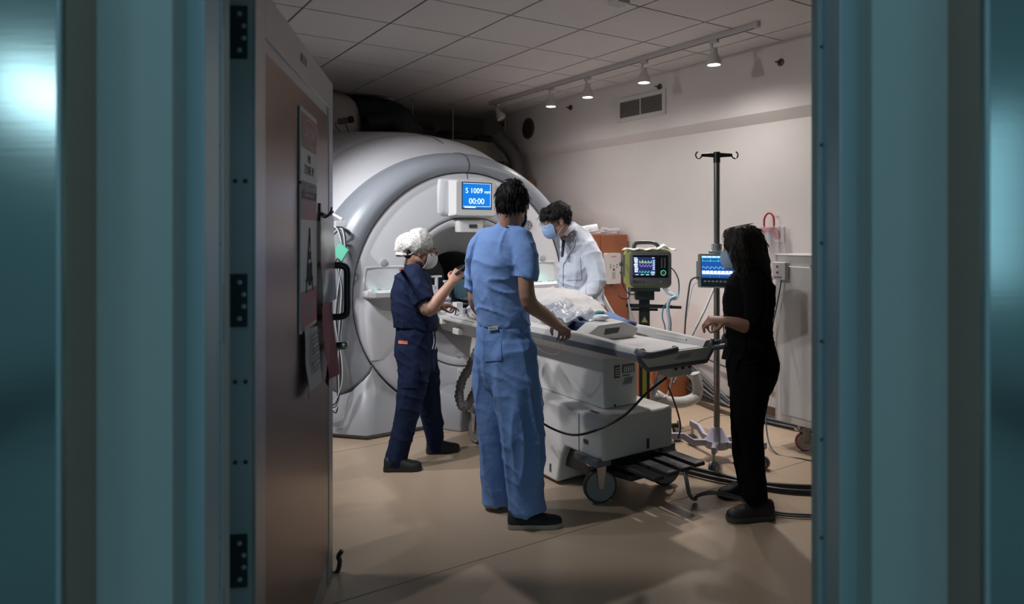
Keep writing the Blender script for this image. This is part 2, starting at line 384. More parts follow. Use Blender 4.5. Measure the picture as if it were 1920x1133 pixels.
b.tube([tcn+DD*(-0.022)+Z*0.0, tcn+DD*(-0.022)-Z*0.05, tcn+DD*0.0-Z*0.075, tcn+DD*0.022-Z*0.05, tcn+DD*0.022], 0.006, 6)
for q in (-0.02, 0.0, 0.02): b.tube([tcn+DD*q+Z*0.012, tcn+DD*q+Z*0.04], 0.0028, 6)
b.build('magnet_symbol', Mblk, sg)
text('caution_words', 'STRONG MAGNETIC FIELD', D(am, 0.0115, z3+0.17), DD, Z, 0.012, Mblk, sg)
def sheet(name, px0, px1, t0, b0, t1, b1, m, label, off, cat='paper', curl=0.01):
    A0, A1 = apx(px0), apx(px1); b = MB(); R = []
    for i in range(9):
        t = i/8; row = []
        for j in range(7):
            q = j/6; a_ = A0+(A1-A0)*q; zt2 = dz(t0+(t1-t0)*q, a_); zb2 = dz(b0+(b1-b0)*q, a_)
            row.append(D(a_, off+curl*t*math.sin(q*3+t*2)**2+0.002*math.sin(9*t+4*q), zt2+(zb2-zt2)*t))
        R.append(row)
    fr = [p for r in R for p in r]; bk = [p-DN*0.0012 for p in fr]; n = len(fr)
    fs = [(i*7+j, i*7+j+1, (i+1)*7+j+1, (i+1)*7+j) for i in range(8) for j in range(6)]
    b.add(fr+bk, fs+[tuple(x+n for x in f)[::-1] for f in fs])
    o = b.build(name, m, smooth=True, label=label, cat=cat); return o
Mplas = mat('clear_sleeve', (0.50, 0.56, 0.60), 0.2, alpha=0.72, bump=0.1, bscale=12)
sheet('plastic_sleeve', 591, 618, 405, 575, 408, 560, Mplas, 'clear plastic sleeve of papers hooked on the open door', 0.020, 'sleeve')
sheet('red_folder', 591, 613, 570, 725, 566, 700, mat('red_card', (0.26, 0.04, 0.05), 0.6, bump=0.1), 'dark red folder hanging below the clear sleeve on the door', 0.024, 'folder', 0.03)
pp = sheet('hanging_paper', 561, 587, 618, 750, 611, 715, Mpap, 'grey printed sheet hanging under the magnet warning sign', 0.018, 'paper', 0.015)
b = MB(); A0, A1 = apx(565), apx(583)
for i in range(9): 
    q = A0+0.01; b.obox(D((A0+A1)/2, 0.0345+0.002*(i%2), dz(632+i*9, A0)), DD, DN, Z, (A1-A0)/2*(0.9-0.15*(i % 3)), 0.0004, 0.003)
b.build('printed_lines', Mblk, pp)
hk = empty('door_hook', D(apx(600), 0.01, 1.5), label='dark double coat hook on the door above the clear sleeve', cat='hook')
b = MB(); c = D(apx(597), 0.006, dz(398, apx(597)))
b.obox(c, DD, DN, Z, 0.012, 0.004, 0.035); b.build('back_plate', Mpull, hk)
b = MB()
b.tube(curve([c, c+DN*0.02-Z*0.02, c+DN*0.04-Z*0.0, c+DN*0.045+Z*0.02], 5), 0.004, 8)
b.tube(curve([c+DD*0.02, c+DD*0.08+DN*0.02-Z*0.012, c+DD*0.13+DN*0.03+Z*0.005], 5), 0.0045, 8); b.build('hook_arm', Mpull, hk, smooth=True)

# ================================================================== things on the ceiling and the soffit
TR0 = Vector((1.70, 4.80, 0)); 
tr = empty('light_track', (TR0.x, TR0.y, HC-0.04), label='long white track rail running along the ceiling tiles', cat='track light rail')
Mtrk = mat('track_white', (0.50, 0.47, 0.45), 0.5)
b = MB(); c = TR0+V*1.78; b.obox((c.x, c.y, HC-0.02), U, V, Z, 0.018, 1.80, 0.0195); b.build('rail', Mtrk, tr, bevel=0.002)
b = MB(); b.obox((c.x, c.y, HC-0.0400), U, V, Z, 0.007, 1.77, 0.001); b.build('slot', Mdark, tr)
b = MB(); b.obox((TR0.x+0.005, TR0.y-0.02, HC-0.02), U, V, Z, 0.020, 0.012, 0.0195); b.build('end_cap', Mtrk, tr)
Mbulb = mat('lamp_glow', (1, 1, 1), 0.5, emis=(1.0, 0.96, 0.93), es=14)
Mboff = mat('lamp_off', (0.55, 0.53, 0.50), 0.25)
def track_head(x, y, lit, label, tilt=(0, 0)):
    o = Vector((x, y, HC-0.04)); h = empty('track_spotlight', o, label=label, cat='spotlight', group='spotlights on the ceiling track')
    b = MB(); b.obox(o-Z*0.012, U, V, Z, 0.016, 0.035, 0.012); b.cyl(o-Z*0.02+V*0.02, o-Z*0.06+V*0.02, 0.008); b.build('mount', Mtrk, h)
    ax = (Vector((tilt[0], tilt[1], -1))).normalized(); t = o-Z*0.058
    b = MB(); b.lathe(t, ax, [(0.001, -0.002), (0.024, 0), (0.026, 0.035), (0.030, 0.045), (0.045, 0.075), (0.052, 0.10), (0.053, 0.125), (0.048, 0.126), (0.046, 0.105), (0.001, 0.10)], 28, cap=False); b.build('lamp_housing', Mtrk, h, smooth=True)
    b = MB(); b.lathe(t, ax, [(0.001, 0.118), (0.042, 0.116), (0.0455, 0.108)], 28, cap=False); b.build('lamp_face', Mbulb if lit else Mboff, h, smooth=True)
    return h
HEADS = [(1.50, 5.11, 'lit white track spotlight nearest the doorway end of the rail'), (1.10, 5.735, 'lit white track spotlight directly above the wall air grille'),
         (0.70, 6.37, 'lit white track spotlight between the grille and the farthest lit one'), (0.388, 6.85, 'smallest, farthest lit spotlight on the ceiling track')]
for x, y, lb in HEADS: track_head(x, y, True, lb)
track_head(-0.17, 7.72, False, 'unlit white spotlight at the far end of the track', (0.5, -0.3))
# rectangular air grille on the soffit
def SF(px, py, off=0.0):
    """point on the soffit face (or off metres into the room)"""
    t = (px-960)/F0; s_ = SR-off
    # p.U = const
    cst = Vector((-0.367, 5.589, 0)).dot(U)+s_
    d = cst/(t*CT+ST); return P(px, py, d)
Mgr = mat('grille_white', (0.58, 0.55, 0.52), 0.5)
ga, gb = SF(1158, 186), SF(1246, 222)
gc = (SF(1158, 186)+SF(1242, 166)+SF(1166, 231)+SF(1247, 215))/4
gl = empty('air_grille', gc-U*0.0, label='rectangular white air grille high on the wall', cat='vent')
hwid, hhei = 0.33, 0.118
b = MB()
for sg_ in (-1, 1):
    b.obox(gc-U*0.006+V*(sg_*(hwid-0.022)), U, V, Z, 0.006, 0.022, hhei); b.obox(gc-U*0.006+Z*(sg_*(hhei-0.020)), U, V, Z, 0.006, hwid-0.044, 0.020)
b.obox(gc-U*0.006, U, V, Z, 0.006, 0.006, hhei-0.04); b.build('frame', Mgr, gl, bevel=0.002)
b = MB(); b.obox(gc-U*0.001, U, V, Z, 0.0008, hwid-0.04, hhei-0.038); b.build('dark_backing', mat('vent_dark', (0.02, 0.018, 0.016), 0.8), gl)
b = MB()
for i in range(10): b.obox(gc-U*0.006+Z*((i-4.5)*0.0158), (U+Z*0.6).normalized(), V, (Z-U*0.6).normalized(), 0.004, hwid-0.044, 0.0015)
for i in range(30):
    b.obox(gc-U*0.003+V*((i-14.5)*0.0192), U, V, Z, 0.0012, 0.0012, hhei-0.04)
b.build('louvres', mat('louvre', (0.30, 0.28, 0.26), 0.5), gl)
rc = SF(991, 241)
rv = empty('round_vent', rc, label='round dark louvred vent on the far end of the soffit', cat='vent')
b = MB(); b.lathe(rc-U*0.0, -U, [(0.125, 0), (0.125, 0.010), (0.112, 0.014), (0.110, 0.003)], 36, cap=False); b.build('rim', mat('vent_brown', (0.10, 0.085, 0.07), 0.5), rv, smooth=True)
b = MB(); b.lathe(rc, -U, [(0.112, 0.001), (0.112, 0.003)], 36); b.build('dark_backing', MC['vent_dark'], rv)
b = MB()
for i in range(13):
    zz = (i-6)*0.0165; w = math.sqrt(max(0, 0.108**2-zz**2))
    b.obox(rc-U*0.007+Z*zz, U, V, Z, 0.002, w, 0.0035)
b.build('louvres', MC['vent_brown'], rv)
for px, py, lb in ((1464, 117, 'brown sprinkler head on the soffit beside the doorway'), (1237, 163, 'brown sprinkler head just above the rectangular air grille'), (1070, 202, 'brown sprinkler head between the grille and the round vent'), (943, 233, 'farthest brown sprinkler head, left of the round vent')):
    c = SF(px, py); n_ = empty('sprinkler_head', c, label=lb, cat='sprinkler', group='sprinkler heads along the soffit')
    b = MB(); b.lathe(c, -U, [(0.030, 0), (0.028, 0.006), (0.012, 0.012), (0.012, 0.03), (0.001, 0.032)], 18, cap=False); b.build('base', mat('bronze', (0.10, 0.06, 0.04), 0.4, 0.5), n_, smooth=True)
    b = MB(); b.tube(curve([c-U*0.028, c-U*0.045+V*0.018, c-U*0.06+V*0.0, c-U*0.045-V*0.018, c-U*0.028], 5), 0.003, 6); b.build('frame_loop', MC['bronze'], n_, smooth=True)
sd = P(727, 172, 7.6); sd.z = HC
o = empty('smoke_detector', sd, label='small round white smoke detector on the ceiling above the scanner', cat='smoke detector')
b = MB(); b.lathe(sd, -Z, [(0.07, 0), (0.07, 0.02), (0.05, 0.03)], 24); b.build('base', Mtrk, o, smooth=True)
b = MB(); b.lathe(sd-Z*0.03, -Z, [(0.045, 0), (0.045, 0.02), (0.03, 0.04), (0.001, 0.042)], 24, cap=False); b.build('sensor_cap', Mtrk, o, smooth=True)
sp = P(1160, 0, 4.35); sp.z = HC
o = empty('ceiling_fitting', sp, label='small square white fitting at the top edge of the ceiling', cat='ceiling fitting')
b = MB(); b.obox(sp-Z*0.012, U, V, Z, 0.05, 0.05, 0.012); b.build('housing', Mtrk, o, bevel=0.003)

# ================================================================== the scanner
Mmri = mat('scanner_white', (0.66, 0.66, 0.69), 0.32, bump=0.01, bscale=300)
Mmrg = mat('scanner_grey', (0.27, 0.29, 0.32), 0.34)
Mmrb = mat('scanner_base_grey', (0.33, 0.335, 0.35), 0.38)
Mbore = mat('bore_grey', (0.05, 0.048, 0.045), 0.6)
Mseam = mat('seam_dark', (0.05, 0.05, 0.055), 0.6)
mri = empty('mri_scanner', L(0, 0, 0), TH, label='large white and grey scanner gantry with round bore and blue display', cat='mri scanner')
def ang(a): return math.radians(a)
def arc(R, cz, k, a0=0, a1=360, n=96, close=True):
    m = n if close else n+1
    return [L(R*math.cos(ang(a0+(a1-a0)*i/n)), k, cz+R*math.sin(ang(a0+(a1-a0)*i/n))) for i in range(m)]
# white round face between the ring and the bore mouth
prof = [(0.955, 0.03), (0.958, 0.005), (0.945, -0.010), (0.90, -0.018), (0.80, -0.030), (0.70, -0.038), (0.63, -0.04), (0.607, -0.040), (0.600, -0.030)]
b = MB(); b.rings([arc(r, 1.0, k) for r, k in prof], cap=False); b.build('face_cover', Mmri, mri, smooth=True, angle=180)
b = MB(); b.rings([arc(r, 1.0, k) for r, k in ((0.602, -0.030), (0.598, -0.040), (0.590, -0.044), (0.560, -0.040), (0.542, -0.030), (0.533, -0.012), (0.531, 0.0))], cap=False); b.build('bore_rim', Mmri, mri, smooth=True, angle=180)
b = MB(); b.rings([arc(r, 1.0+dz_, k) for r, k, dz_ in ((0.533, -0.015, 0), (0.52, 0.0, 0), (0.49, 0.03, 0), (0.43, 0.08, 0.005), (0.37, 0.13, 0.01), (0.325, 0.18, 0.01), (0.305, 0.24, 0.01), (0.300, 0.30, 0.01))], cap=False); b.build('bore_flare', mat('flare_grey', (0.40, 0.40, 0.41), 0.4), mri, smooth=True, angle=180)
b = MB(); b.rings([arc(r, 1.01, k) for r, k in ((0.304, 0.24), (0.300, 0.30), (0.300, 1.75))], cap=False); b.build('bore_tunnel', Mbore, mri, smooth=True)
# dark reveal between face and ring
b = MB(); b.rings([arc(r, 1.0, k) for r, k in ((0.952, 0.035), (0.955, 0.022), (0.985, 0.022), (0.985, 0.035))], cap=False); b.build('reveal_gasket', Mseam, mri, smooth=True)
# grey horseshoe ring, open at the bottom
def ringsec(a):
    """profile of the ring at angle a: inner lip, crown, outer shoulder"""
    out = []
    for t, (r, k) in zip((0, 0.08, 0.2, 0.38, 0.58, 0.78, 0.92, 1.0), ((0.968, 0.03), (0.970, -0.015), (1.005, -0.040), (1.07, -0.045), (1.15, -0.005), (1.21, 0.09), (1.235, 0.20), (1.24, 0.36))):
        cz = 1.0-0.10*min(1, t*1.1)
        out.append(L(r*math.cos(a), k, cz+r*math.sin(a)))
    return out
b = MB(); b.rings([ringsec(ang(-32+244*i/100)) for i in range(101)], cap=False, closed=False); b.build('grey_ring', Mmrg, mri, smooth=True, angle=180)
# lower grey skirt down to the floor
top = [L(-1.24, 0.36, 0.40), ringsec(ang(212))[5], ringsec(ang(212))[3]]+[L(0.968*math.cos(ang(a)), -0.012, 1.0+0.968*math.sin(ang(a))) for a in np.linspace(212, 328, 31)]+[ringsec(ang(-32))[3], ringsec(ang(-32))[5], L(1.24, 0.36, 0.40)]
def baseline(t):
    pts = [(-1.38, 0.30), (-1.34, 0.16), (-1.20, 0.02), (-0.93, -0.24), (-0.5, -0.25), (0.5, -0.25), (0.93, -0.24), (1.20, 0.02), (1.34, 0.16), (1.38, 0.30)]
    q = t*(len(pts)-1); i = min(int(q), len(pts)-2); f = q-i
    return (pts[i][0]*(1-f)+pts[i+1][0]*f, pts[i][1]*(1-f)+pts[i+1][1]*f)
rows = []
n = len(top)
bot = []
sx = [(p-L(0, 0, 0)).dot(U) for p in top]
for i, p in enumerate(top):
    if i == 0: bot.append((-1.33, 0.36))
    elif i == n-1: bot.append((1.33, 0.36))
    elif i == 1: bot.append((-1.27, 0.11))
    elif i == n-2: bot.append((1.27, 0.11))
    elif i == 2: bot.append((-1.05, -0.13))
    elif i == n-3: bot.append((1.05, -0.13))
    else:
        f = (i-3)/(n-7); bot.append((-0.95+1.9*f, -0.235))
for t in (0, 0.04, 0.25, 0.5, 0.75, 0.93, 0.97, 1.0):
    r = []
    for p, (s_, k_) in zip(top, bot):
        q = L(s_, k_, 0.035); e = p.lerp(q, t)
        if 0 < t < 1: e = e-V*(0.035*math.sin(math.pi*t)*(1 if abs(s_) < 1.1 else 0.3))
        r.append(e)
    rows.append(r)
rows.append([L(s_*0.975, k_+0.03, 0.035) for s_, k_ in bot]); rows.append([L(s_*0.975, k_+0.03, 0.0) for s_, k_ in bot])
b = MB(); b.rings(rows, cap=False, closed=False); b.build('base_skirt', Mmrb, mri, smooth=True, angle=50)
# seams on ring and face
b = MB(); b.tube([L(0.600*math.cos(ang(a)), -0.0415, 1.0+0.600*math.sin(ang(a))) for a in range(0, 360, 4)], 0.0028, 6, loop=True); b.build('rim_seam', Mseam, mri, smooth=True)
b = MB()
b.tube([p-V*0.001 for p in ringsec(ang(90.2))[1:]], 0.0045, 6)
b.tube([L(-0.003, k-0.001, 1.0+r) for r, k in prof[1:6]], 0.003, 6)
for a_ in (212, -32): b.tube([p-V*0.002 for p in ringsec(ang(a_))[1:]]+[L(math.copysign(1.245, math.cos(ang(a_))), 0.36, 0.39)], 0.009, 6)
b.build('panel_seams', Mseam, mri, smooth=True)
# rear body
def sec(k, hw, h, e, zc=1.0, n=96):
    r = []
    for i in range(n):
        t = 2*math.pi*i/n; c_, s_ = math.cos(t), math.sin(t)
        x = hw*math.copysign(abs(c_)**(2/e), c_); z = zc+h*math.copysign(abs(s_)**(2/e), s_)
        r.append(L(x, k, max(0.0, z)))
    return r
b = MB(); b.rings([sec(0.16, 1.15, 1.08, 2), sec(0.30, 1.20, 1.155, 2), sec(0.42, 1.215, 1.24, 2.02), sec(0.6, 1.23, 1.31, 2.08), sec(0.85, 1.25, 1.365, 2.15), sec(1.0, 1.26, 1.375, 2.2)], cap=False); b.build('front_shroud', Mmri, mri, smooth=True, angle=180)
b = MB(); b.rings([sec(0.97, 1.24, 1.36, 2.2), sec(1.0, 1.27, 1.385, 2.25), sec(1.15, 1.33, 1.42, 2.4), sec(1.5, 1.42, 1.46, 2.6), sec(1.9, 1.42, 1.47, 2.7), sec(2.0, 1.36, 1.42, 2.7)], cap=True); b.build('rear_shroud', Mmri, mri, smooth=True, angle=60)
b = MB(); b.tube([p+Z*0.002 for p in [sec(k, hw, h, e)[24] for k, hw, h, e in ((0.42, 1.215, 1.24, 2.02), (0.6, 1.23, 1.31, 2.08), (0.85, 1.25, 1.365, 2.15), (1.0, 1.26, 1.375, 2.2))]], 0.003, 6); b.build('shroud_seam', Mseam, mri)
# helium turret on top, at the rear left
tc_ = P(612, 205, 7.25)
b = MB(); r_ = 0.36
b.lathe((tc_.x, tc_.y, 2.3), Z, [(r_, 0), (r_, 0.22), (r_*0.99, 0.36), (r_*0.94, 0.46), (r_*0.84, 0.54), (r_*0.66, 0.60), (r_*0.4, 0.63), (0.001, 0.64)], 48, cap=False); b.build('service_turret', mat('turret_cream', (0.50, 0.46, 0.44), 0.5), mri, smooth=True, angle=180)
# blue display on the face, above the bore
hs = MB()
def F(s_, z_, k_=-0.03): return L(s_, k_, z_)
# sculpted pocket surround
pk = MB()
pts = [(-0.27, 1.895), (-0.22, 1.905), (0.18, 1.905), (0.22, 1.88), (0.22, 1.66), (0.17, 1.62), (-0.25, 1.60), (-0.29, 1.63)]
pk.rings([[L(x*f, k_, 1.755+(z-1.755)*f) for x, z in pts] for f, k_ in ((1.02, -0.01), (1.0, -0.036), (0.95, -0.046), (0.80, -0.062))], cap=True); pk.build('display_surround', Mmri, mri, bevel=0.008)
dp = MB(); dp.rings([[L(x*w, k_, 1.745+z*h) for x, z in ((-1, -0.9), (-0.9, -1), (0.9, -1), (1, -0.9), (1, 0.9), (0.9, 1), (-0.9, 1), (-1, 0.9))] for w, h, k_ in ((0.200, 0.155, -0.05), (0.188, 0.147, -0.13), (0.182, 0.14, -0.15), (0.175, 0.133, -0.155))]); 
disp = dp.build('display_housing', Mwhite, mri, bevel=0.004)
b = MB(); b.obox(L(0.004, -0.1555, 1.765), U, V, Z, 0.136, 0.002, 0.107); b.build('bezel', Mdark, disp)
Mblue = mat('screen_blue', (0.0, 0.05, 0.2), 0.3, emis=(0.005, 0.20, 0.72), es=0.95)
Mlit = mat('screen_white', (0.6, 0.8, 0.9), 0.3, emis=(0.75, 0.92, 1.0), es=1.1)
b = MB(); b.obox(L(0.004, -0.1578, 1.765), U, V, Z, 0.129, 0.001, 0.100); scr = b.build('screen', Mblue, disp)
text('readout', 'S 1009', L(-0.022, -0.1592, 1.803), U, Z, 0.058, Mlit, scr); text('unit', 'mm', L(0.100, -0.1592, 1.797), U, Z, 0.038, Mlit, scr)
text('clock', '00:00', L(0.0, -0.1592, 1.72), U, Z, 0.064, Mlit, scr)
b = MB()
for z_ in (1.862, 1.681): b.obox(L(0.004, -0.1590, z_), U, V, Z, 0.124, 0.0004, 0.0012)
b.obox(L(0.128, -0.1590, 1.771), U, V, Z, 0.0012, 0.0004, 0.09)
b.obox(L(-0.06, -0.1590, 1.673), U, V, Z, 0.05, 0.0004, 0.004); b.build('frame_lines', Mlit, scr)
b = MB(); b.rings([[L(x, k_, z) for x, z in ((-0.13*f, 1.575), (0.11*f, 1.575), (0.10*f, 1.475), (-0.12*f, 1.475))] for f, k_ in ((1.0, -0.02), (1.0, -0.085), (0.8, -0.10))]); sn = b.build('sensor_box', Mwhite, mri, bevel=0.006)
b = MB(); b.obox(L(0.0, -0.102, 1.525), U, V, Z, 0.035, 0.004, 0.014); b.build('sensor_window', Mseam, sn)
# round maker's badge
Mbdg = mat('badge_grey', (0.13, 0.13, 0.15), 0.4)
b = MB(); c = L(0.573, -0.042, 1.532); b.lathe(c, -V, [(0.045, 0), (0.045, 0.004)], 36); bd = b.build('badge', Mbdg, mri, smooth=True)
b = MB()
for r_ in (0.041,): b.tube([c-V*0.005+U*(r_*math.cos(t))+Z*(r_*math.sin(t)) for t in (2*math.pi*i/40 for i in range(40))], 0.0014, 6, loop=True)
for q in range(4):
    t0 = ang(45+90*q); b.tube(curve([c-V*0.005+U*((0.034)*math.cos(t0+d_))+Z*(0.034*math.sin(t0+d_)) for d_ in (-0.35, 0, 0.35)], 4), 0.001, 6)
for sg_ in (-1, 1):
    g0 = c-V*0.005+U*(0.013*sg_)
    b.tube(curve([g0+U*(x*sg_)+Z*z for x, z in ((-0.008, 0.020), (0.004, 0.022), (0.010, 0.013), (0.003, 0.004), (-0.006, 0.004), (0.004, 0.000), (0.011, -0.008), (0.006, -0.019), (-0.005, -0.020), (-0.009, -0.012), (-0.002, -0.006))], 4), 0.0016, 6)
b.build('badge_script', Mwhite, bd, smooth=True)
for sg_, l_ in ((-1, 'left'), (1, 'right')):
    b = MB(); c = L(0.733*sg_, -0.030, 1.25); b.lathe(c, -V, [(0.028, 0), (0.028, 0.012), (0.024, 0.014), (0.001, 0.013)], 24, cap=False); bt = b.build('round_button', mat('button_grey', (0.42, 0.42, 0.45), 0.4), mri, smooth=True)
    # control shelf growing out of the face
    R = []
    x0, x1 = (0.42, 0.895)
    for z_, k0, w0 in ((0.52, -0.022, 0.70), (0.66, -0.045, 0.84), (0.82, -0.070, 0.92), (0.985, -0.085, 0.96), (0.995, -0.15, 0.98), (1.003, -0.175, 1.0), (1.036, -0.18, 1.0), (1.046, -0.170, 0.99)):
        m_ = (x0+x1)/2; h_ = (x1-x0)/2*w0; row = []
        for x, k_ in ((-1, 0.04), (-1, 0.35), (-0.93, 0.75), (-0.8, 0.95), (-0.5, 1.0), (0.5, 1.0), (0.8, 0.95), (0.93, 0.75), (1, 0.35), (1, 0.04)):
            row.append(L(sg_*(m_+h_*x), k0*k_ if k_ > 0.05 else 0.0, z_))
        R.append(row)
    R = [r if sg_ > 0 else r[::-1] for r in R]
    b = MB(); b.rings(R); sh = b.build('control_shelf', Mmri, mri, smooth=True, angle=40)
    b = MB(); b.obox(L(sg_*0.655, -0.085, 1.048), U, V, Z, 0.20, 0.060, 0.003); kp = b.build('keypad', mat('keypad_white', (0.75, 0.75, 0.76), 0.3), sh, bevel=0.002)
    for i in range(9):
        for j in range(2):
            b = MB(); b.obox(L(sg_*(0.655+(i-4)*0.043), -0.062-0.042*j, 1.0525), U, V, Z, 0.013, 0.009, 0.0015); b.build('key', mat('key_grey', (0.28, 0.29, 0.31), 0.4) if (i+j) % 3 else mat('key_green', (0.1, 0.5, 0.3), 0.4, emis=(0.05, 0.9, 0.45), es=0.7), kp)
    # recess line above the shelf
    b = MB(); b.tube(curve([L(sg_*0.885, -0.02, 1.05), L(sg_*0.87, -0.021, 1.19), L(sg_*0.82, -0.026, 1.215), L(sg_*0.5, -0.044, 1.215)], 6), 0.009, 8); b.build('recess_line', mat('soft_ridge', (0.60, 0.60, 0.63), 0.4), mri, smooth=True)
    gl_ = bpy.data.lights.new('keypad_glow', 'POINT'); gl_.energy = 0.035; gl_.color = (0.1, 1.0, 0.55); gl_.shadow_soft_size = 0.01
    go = bpy.data.objects.new('keypad_glow', gl_); COL.objects.link(go); go.location = L(sg_*0.64+(0.10 if sg_ < 0 else 0.08), -0.085, 1.085)
b = MB(); c = L(-0.13, -0.045, 0.52); b.lathe(c, -V, [(0.016, 0), (0.016, 0.006), (0.010, 0.007)], 20); b.build('round_button', MC['button_grey'], mri, smooth=True)
# docking pedestal under the bore
b = MB(); b.rings([[L(x*w, k_, z_) for x, k_ in ((-1, 0.05), (-1, -0.30), (-0.8, -0.42), (0.8, -0.42), (1, -0.30), (1, 0.05))] for w, z_ in ((0.36, 0.0), (0.36, 0.10), (0.35, 0.19), (0.31, 0.25), (0.20, 0.28))]); b.build('dock_housing', Mmrb, mri, smooth=True, angle=40, bevel=0.01)
# camera perched on the scanner's top, facing into the room
cc = P(648, 226, 6.75)
o = empty('security_camera', (cc.x, cc.y, 2.44), label='small grey box camera on a stalk above the scanner', cat='camera')
Mcg = mat('camera_grey', (0.16, 0.14, 0.13), 0.5); dcam = Vector((0.93, -0.25, 0.12)).normalized()
b = MB(); b.tube([cc-dcam*0.075, cc+dcam*0.055], [(0.034, 0.038), (0.034, 0.038)], 4, side=(0, 0.7, 0.7)); b.build('housing', Mcg, o, bevel=0.004)
b = MB(); b.lathe(cc+dcam*0.055, dcam, [(0.034, -0.01), (0.036, 0.02), (0.026, 0.022), (0.024, 0.008), (0.001, 0.006)], 20, cap=False); b.build('lens', Mdark, o, smooth=True)
b = MB(); b.tube(curve([cc-Z*0.03, cc-Z*0.06+Vector((0.01, 0, 0)), Vector((cc.x+0.03, cc.y, 2.45))], 4), 0.008, 8); b.build('stalk', Mcg, o, smooth=True)
b = MB(); b.tube(curve([cc-dcam*0.08, cc-dcam*0.11-Z*0.01, cc-dcam*0.10-Z*0.05, cc-dcam*0.06-Z*0.10], 5), 0.004, 6); b.build('cable', Mdark, o, smooth=True)

# ================================================================== patient table
Mtab = mat('table_grey', (0.66, 0.64, 0.615), 0.42, bump=0.01, bscale=200)
Mtabw = mat('table_white', (0.62, 0.61, 0.60), 0.4)
Mstripe = mat('bumper_grey', (0.13, 0.14, 0.16), 0.5)
Mwheel = mat('caster_grey', (0.26, 0.25, 0.24), 0.4); Mtyre = mat('caster_rubber', (0.03, 0.03, 0.03), 0.6)
Mmetal = mat('bright_metal', (0.5, 0.5, 0.5), 0.3, 1.0)
C0 = -0.065; HW = 0.265
tb = empty('patient_table', L(C0, -1.3, 0), TH, label='long grey wheeled patient table docked to the scanner', cat='patient table')
# wheeled chassis: skirt to the floor amidships, raised ends over the casters
b = MB()
def side_poly(s): return [L(s, k, z) for k, z in ((-2.07, 0.25), (-2.07, 0.485), (-0.43, 0.485), (-0.43, 0.25), (-0.80, 0.25), (-0.80, 0.02), (-1.66, 0.02), (-1.70, 0.17), (-1.74, 0.25))]
b.prism(side_poly(C0-HW), U*(2*HW)); ch = b.build('chassis_cover', Mtab, tb, bevel=0.02, seg=3)
for c_, a_, h_ in ((L(C0-HW-0.0005, -0.86, 0.06), V, (0.008, 0.024)), (L(C0-HW-0.0005, -1.60, 0.09), V, (0.008, 0.024)), (L(C0-HW-0.0005, -1.93, 0.33), V, (0.02, 0.012)), (L(0.0, -2.0705, 0.30), U, (0.010, 0.028)), (L(C0-HW-0.0005, -1.87, 0.36), V, (0.0018, 0.11))):
    b = MB(); b.obox(c_, a_, U if a_ is V else V, Z, h_[0], 0.002, h_[1]); b.build('cover_slot', Mblk, ch)
b = MB(); b.obox(L(C0-HW+0.06, -1.93, 0.4855), U, V, Z, 0.012, 0.035, 0.001); b.build('cover_slot', Mblk, ch)
# lift column
b = MB(); b.rings([[L(x, k, z) for x, k in ((-0.195+e, -1.93), (0.055, -1.93), (0.055, -0.55), (-0.195+e, -0.55))] for z, e in ((0.485, 0.0), (0.76, -0.015), (0.80, -0.03))]); col_ = b.build('lift_column', Mtab, tb, bevel=0.012, seg=3)
b = MB()
def lab(s_, z_, hs_, hz_, m=0): b.mi = m; b.obox(L(s_, -1.932 if m == 0 else -1.933, z_), U, V, Z, hs_, 0.0015, hz_)
lab(-0.105, 0.690, 0.020, 0.036, 0); lab(-0.020, 0.700, 0.046, 0.024, 0)
for i in range(5): lab(-0.050+0.0155*i, 0.697, 0.0045, 0.017, 1)
lab(-0.035, 0.662, 0.025, 0.003, 0)
for i in range(5): lab(-0.015-0.003*i, 0.645-0.008*i, 0.034, 0.0014, 0)
for i in range(4): lab(-0.105, 0.668+0.014*i, 0.015, 0.003, 1)
b.build('type_labels', [mat('label_dark', (0.10, 0.10, 0.10), 0.5), Mtab], col_)
b = MB(); b.obox(L(-0.205, -1.30, 0.725), V, U, Z, 0.022, 0.002, 0.020); b.obox(L(-0.203, -1.44, 0.71), V, U, Z, 0.03, 0.002, 0.018); b.build('vent_slots', Mblk, col_)
b = MB(); b.lathe(L(-0.12, -1.93, 0.50), -V, [(0.007, 0), (0.007, 0.004)], 12); b.build('lock_pin', Mblk, col_)
# flared apron under the top
b = MB(); b.rings([[L(C0+x, k, z) for x, k in ((-w, ka), (w, ka), (w, -0.30), (-w, -0.30))] for w, ka, z in ((0.12, -1.90, 0.74), (0.15, -1.93, 0.77), (0.245, -2.26, 0.838), (0.255, -2.31, 0.846))]); b.build('apron', Mtab, tb, bevel=0.01)
# top tray with raised rails
def tray(sg_):
    s0 = C0+sg_*HW
    b = MB()
    def zt(k): return 0.897+min(1, max(0, (k+2.33)/0.45))*0.020
    R = []
    for k in (-2.345, -2.30, -2.10, -1.88, -1.5, -1.1):
        z_ = zt(k); R.append([L(s0+sg_*x, k, z) for x, z in ((0.0, 0.862), (0.012, 0.870), (0.013, z_-0.010), (0.006, z_-0.001), (-0.004, z_+0.003), (-0.036, z_+0.003), (-0.048, z_-0.008), (-0.066, 0.862))])
    b.rings(R); b.build('side_rail', Mtab, tb, smooth=True, angle=30)
    b = MB(); R = []
    for k in (-2.35, -2.2, -1.9, -1.5, -1.1): R.append([L(s0+sg_*x, k, z) for x, z in ((0.0, 0.838), (0.013, 0.840), (0.017, 0.870), (0.008, 0.876))])
    b.rings(R); b.build('bumper_strip', Mstripe, tb, smooth=True, angle=30)
tray(-1); tray(1)
b = MB(); b.lbox(C0-HW+0.005, C0+HW-0.005, -2.335, -1.0, 0.848, 0.868); b.build('tray_floor', Mtab, tb)
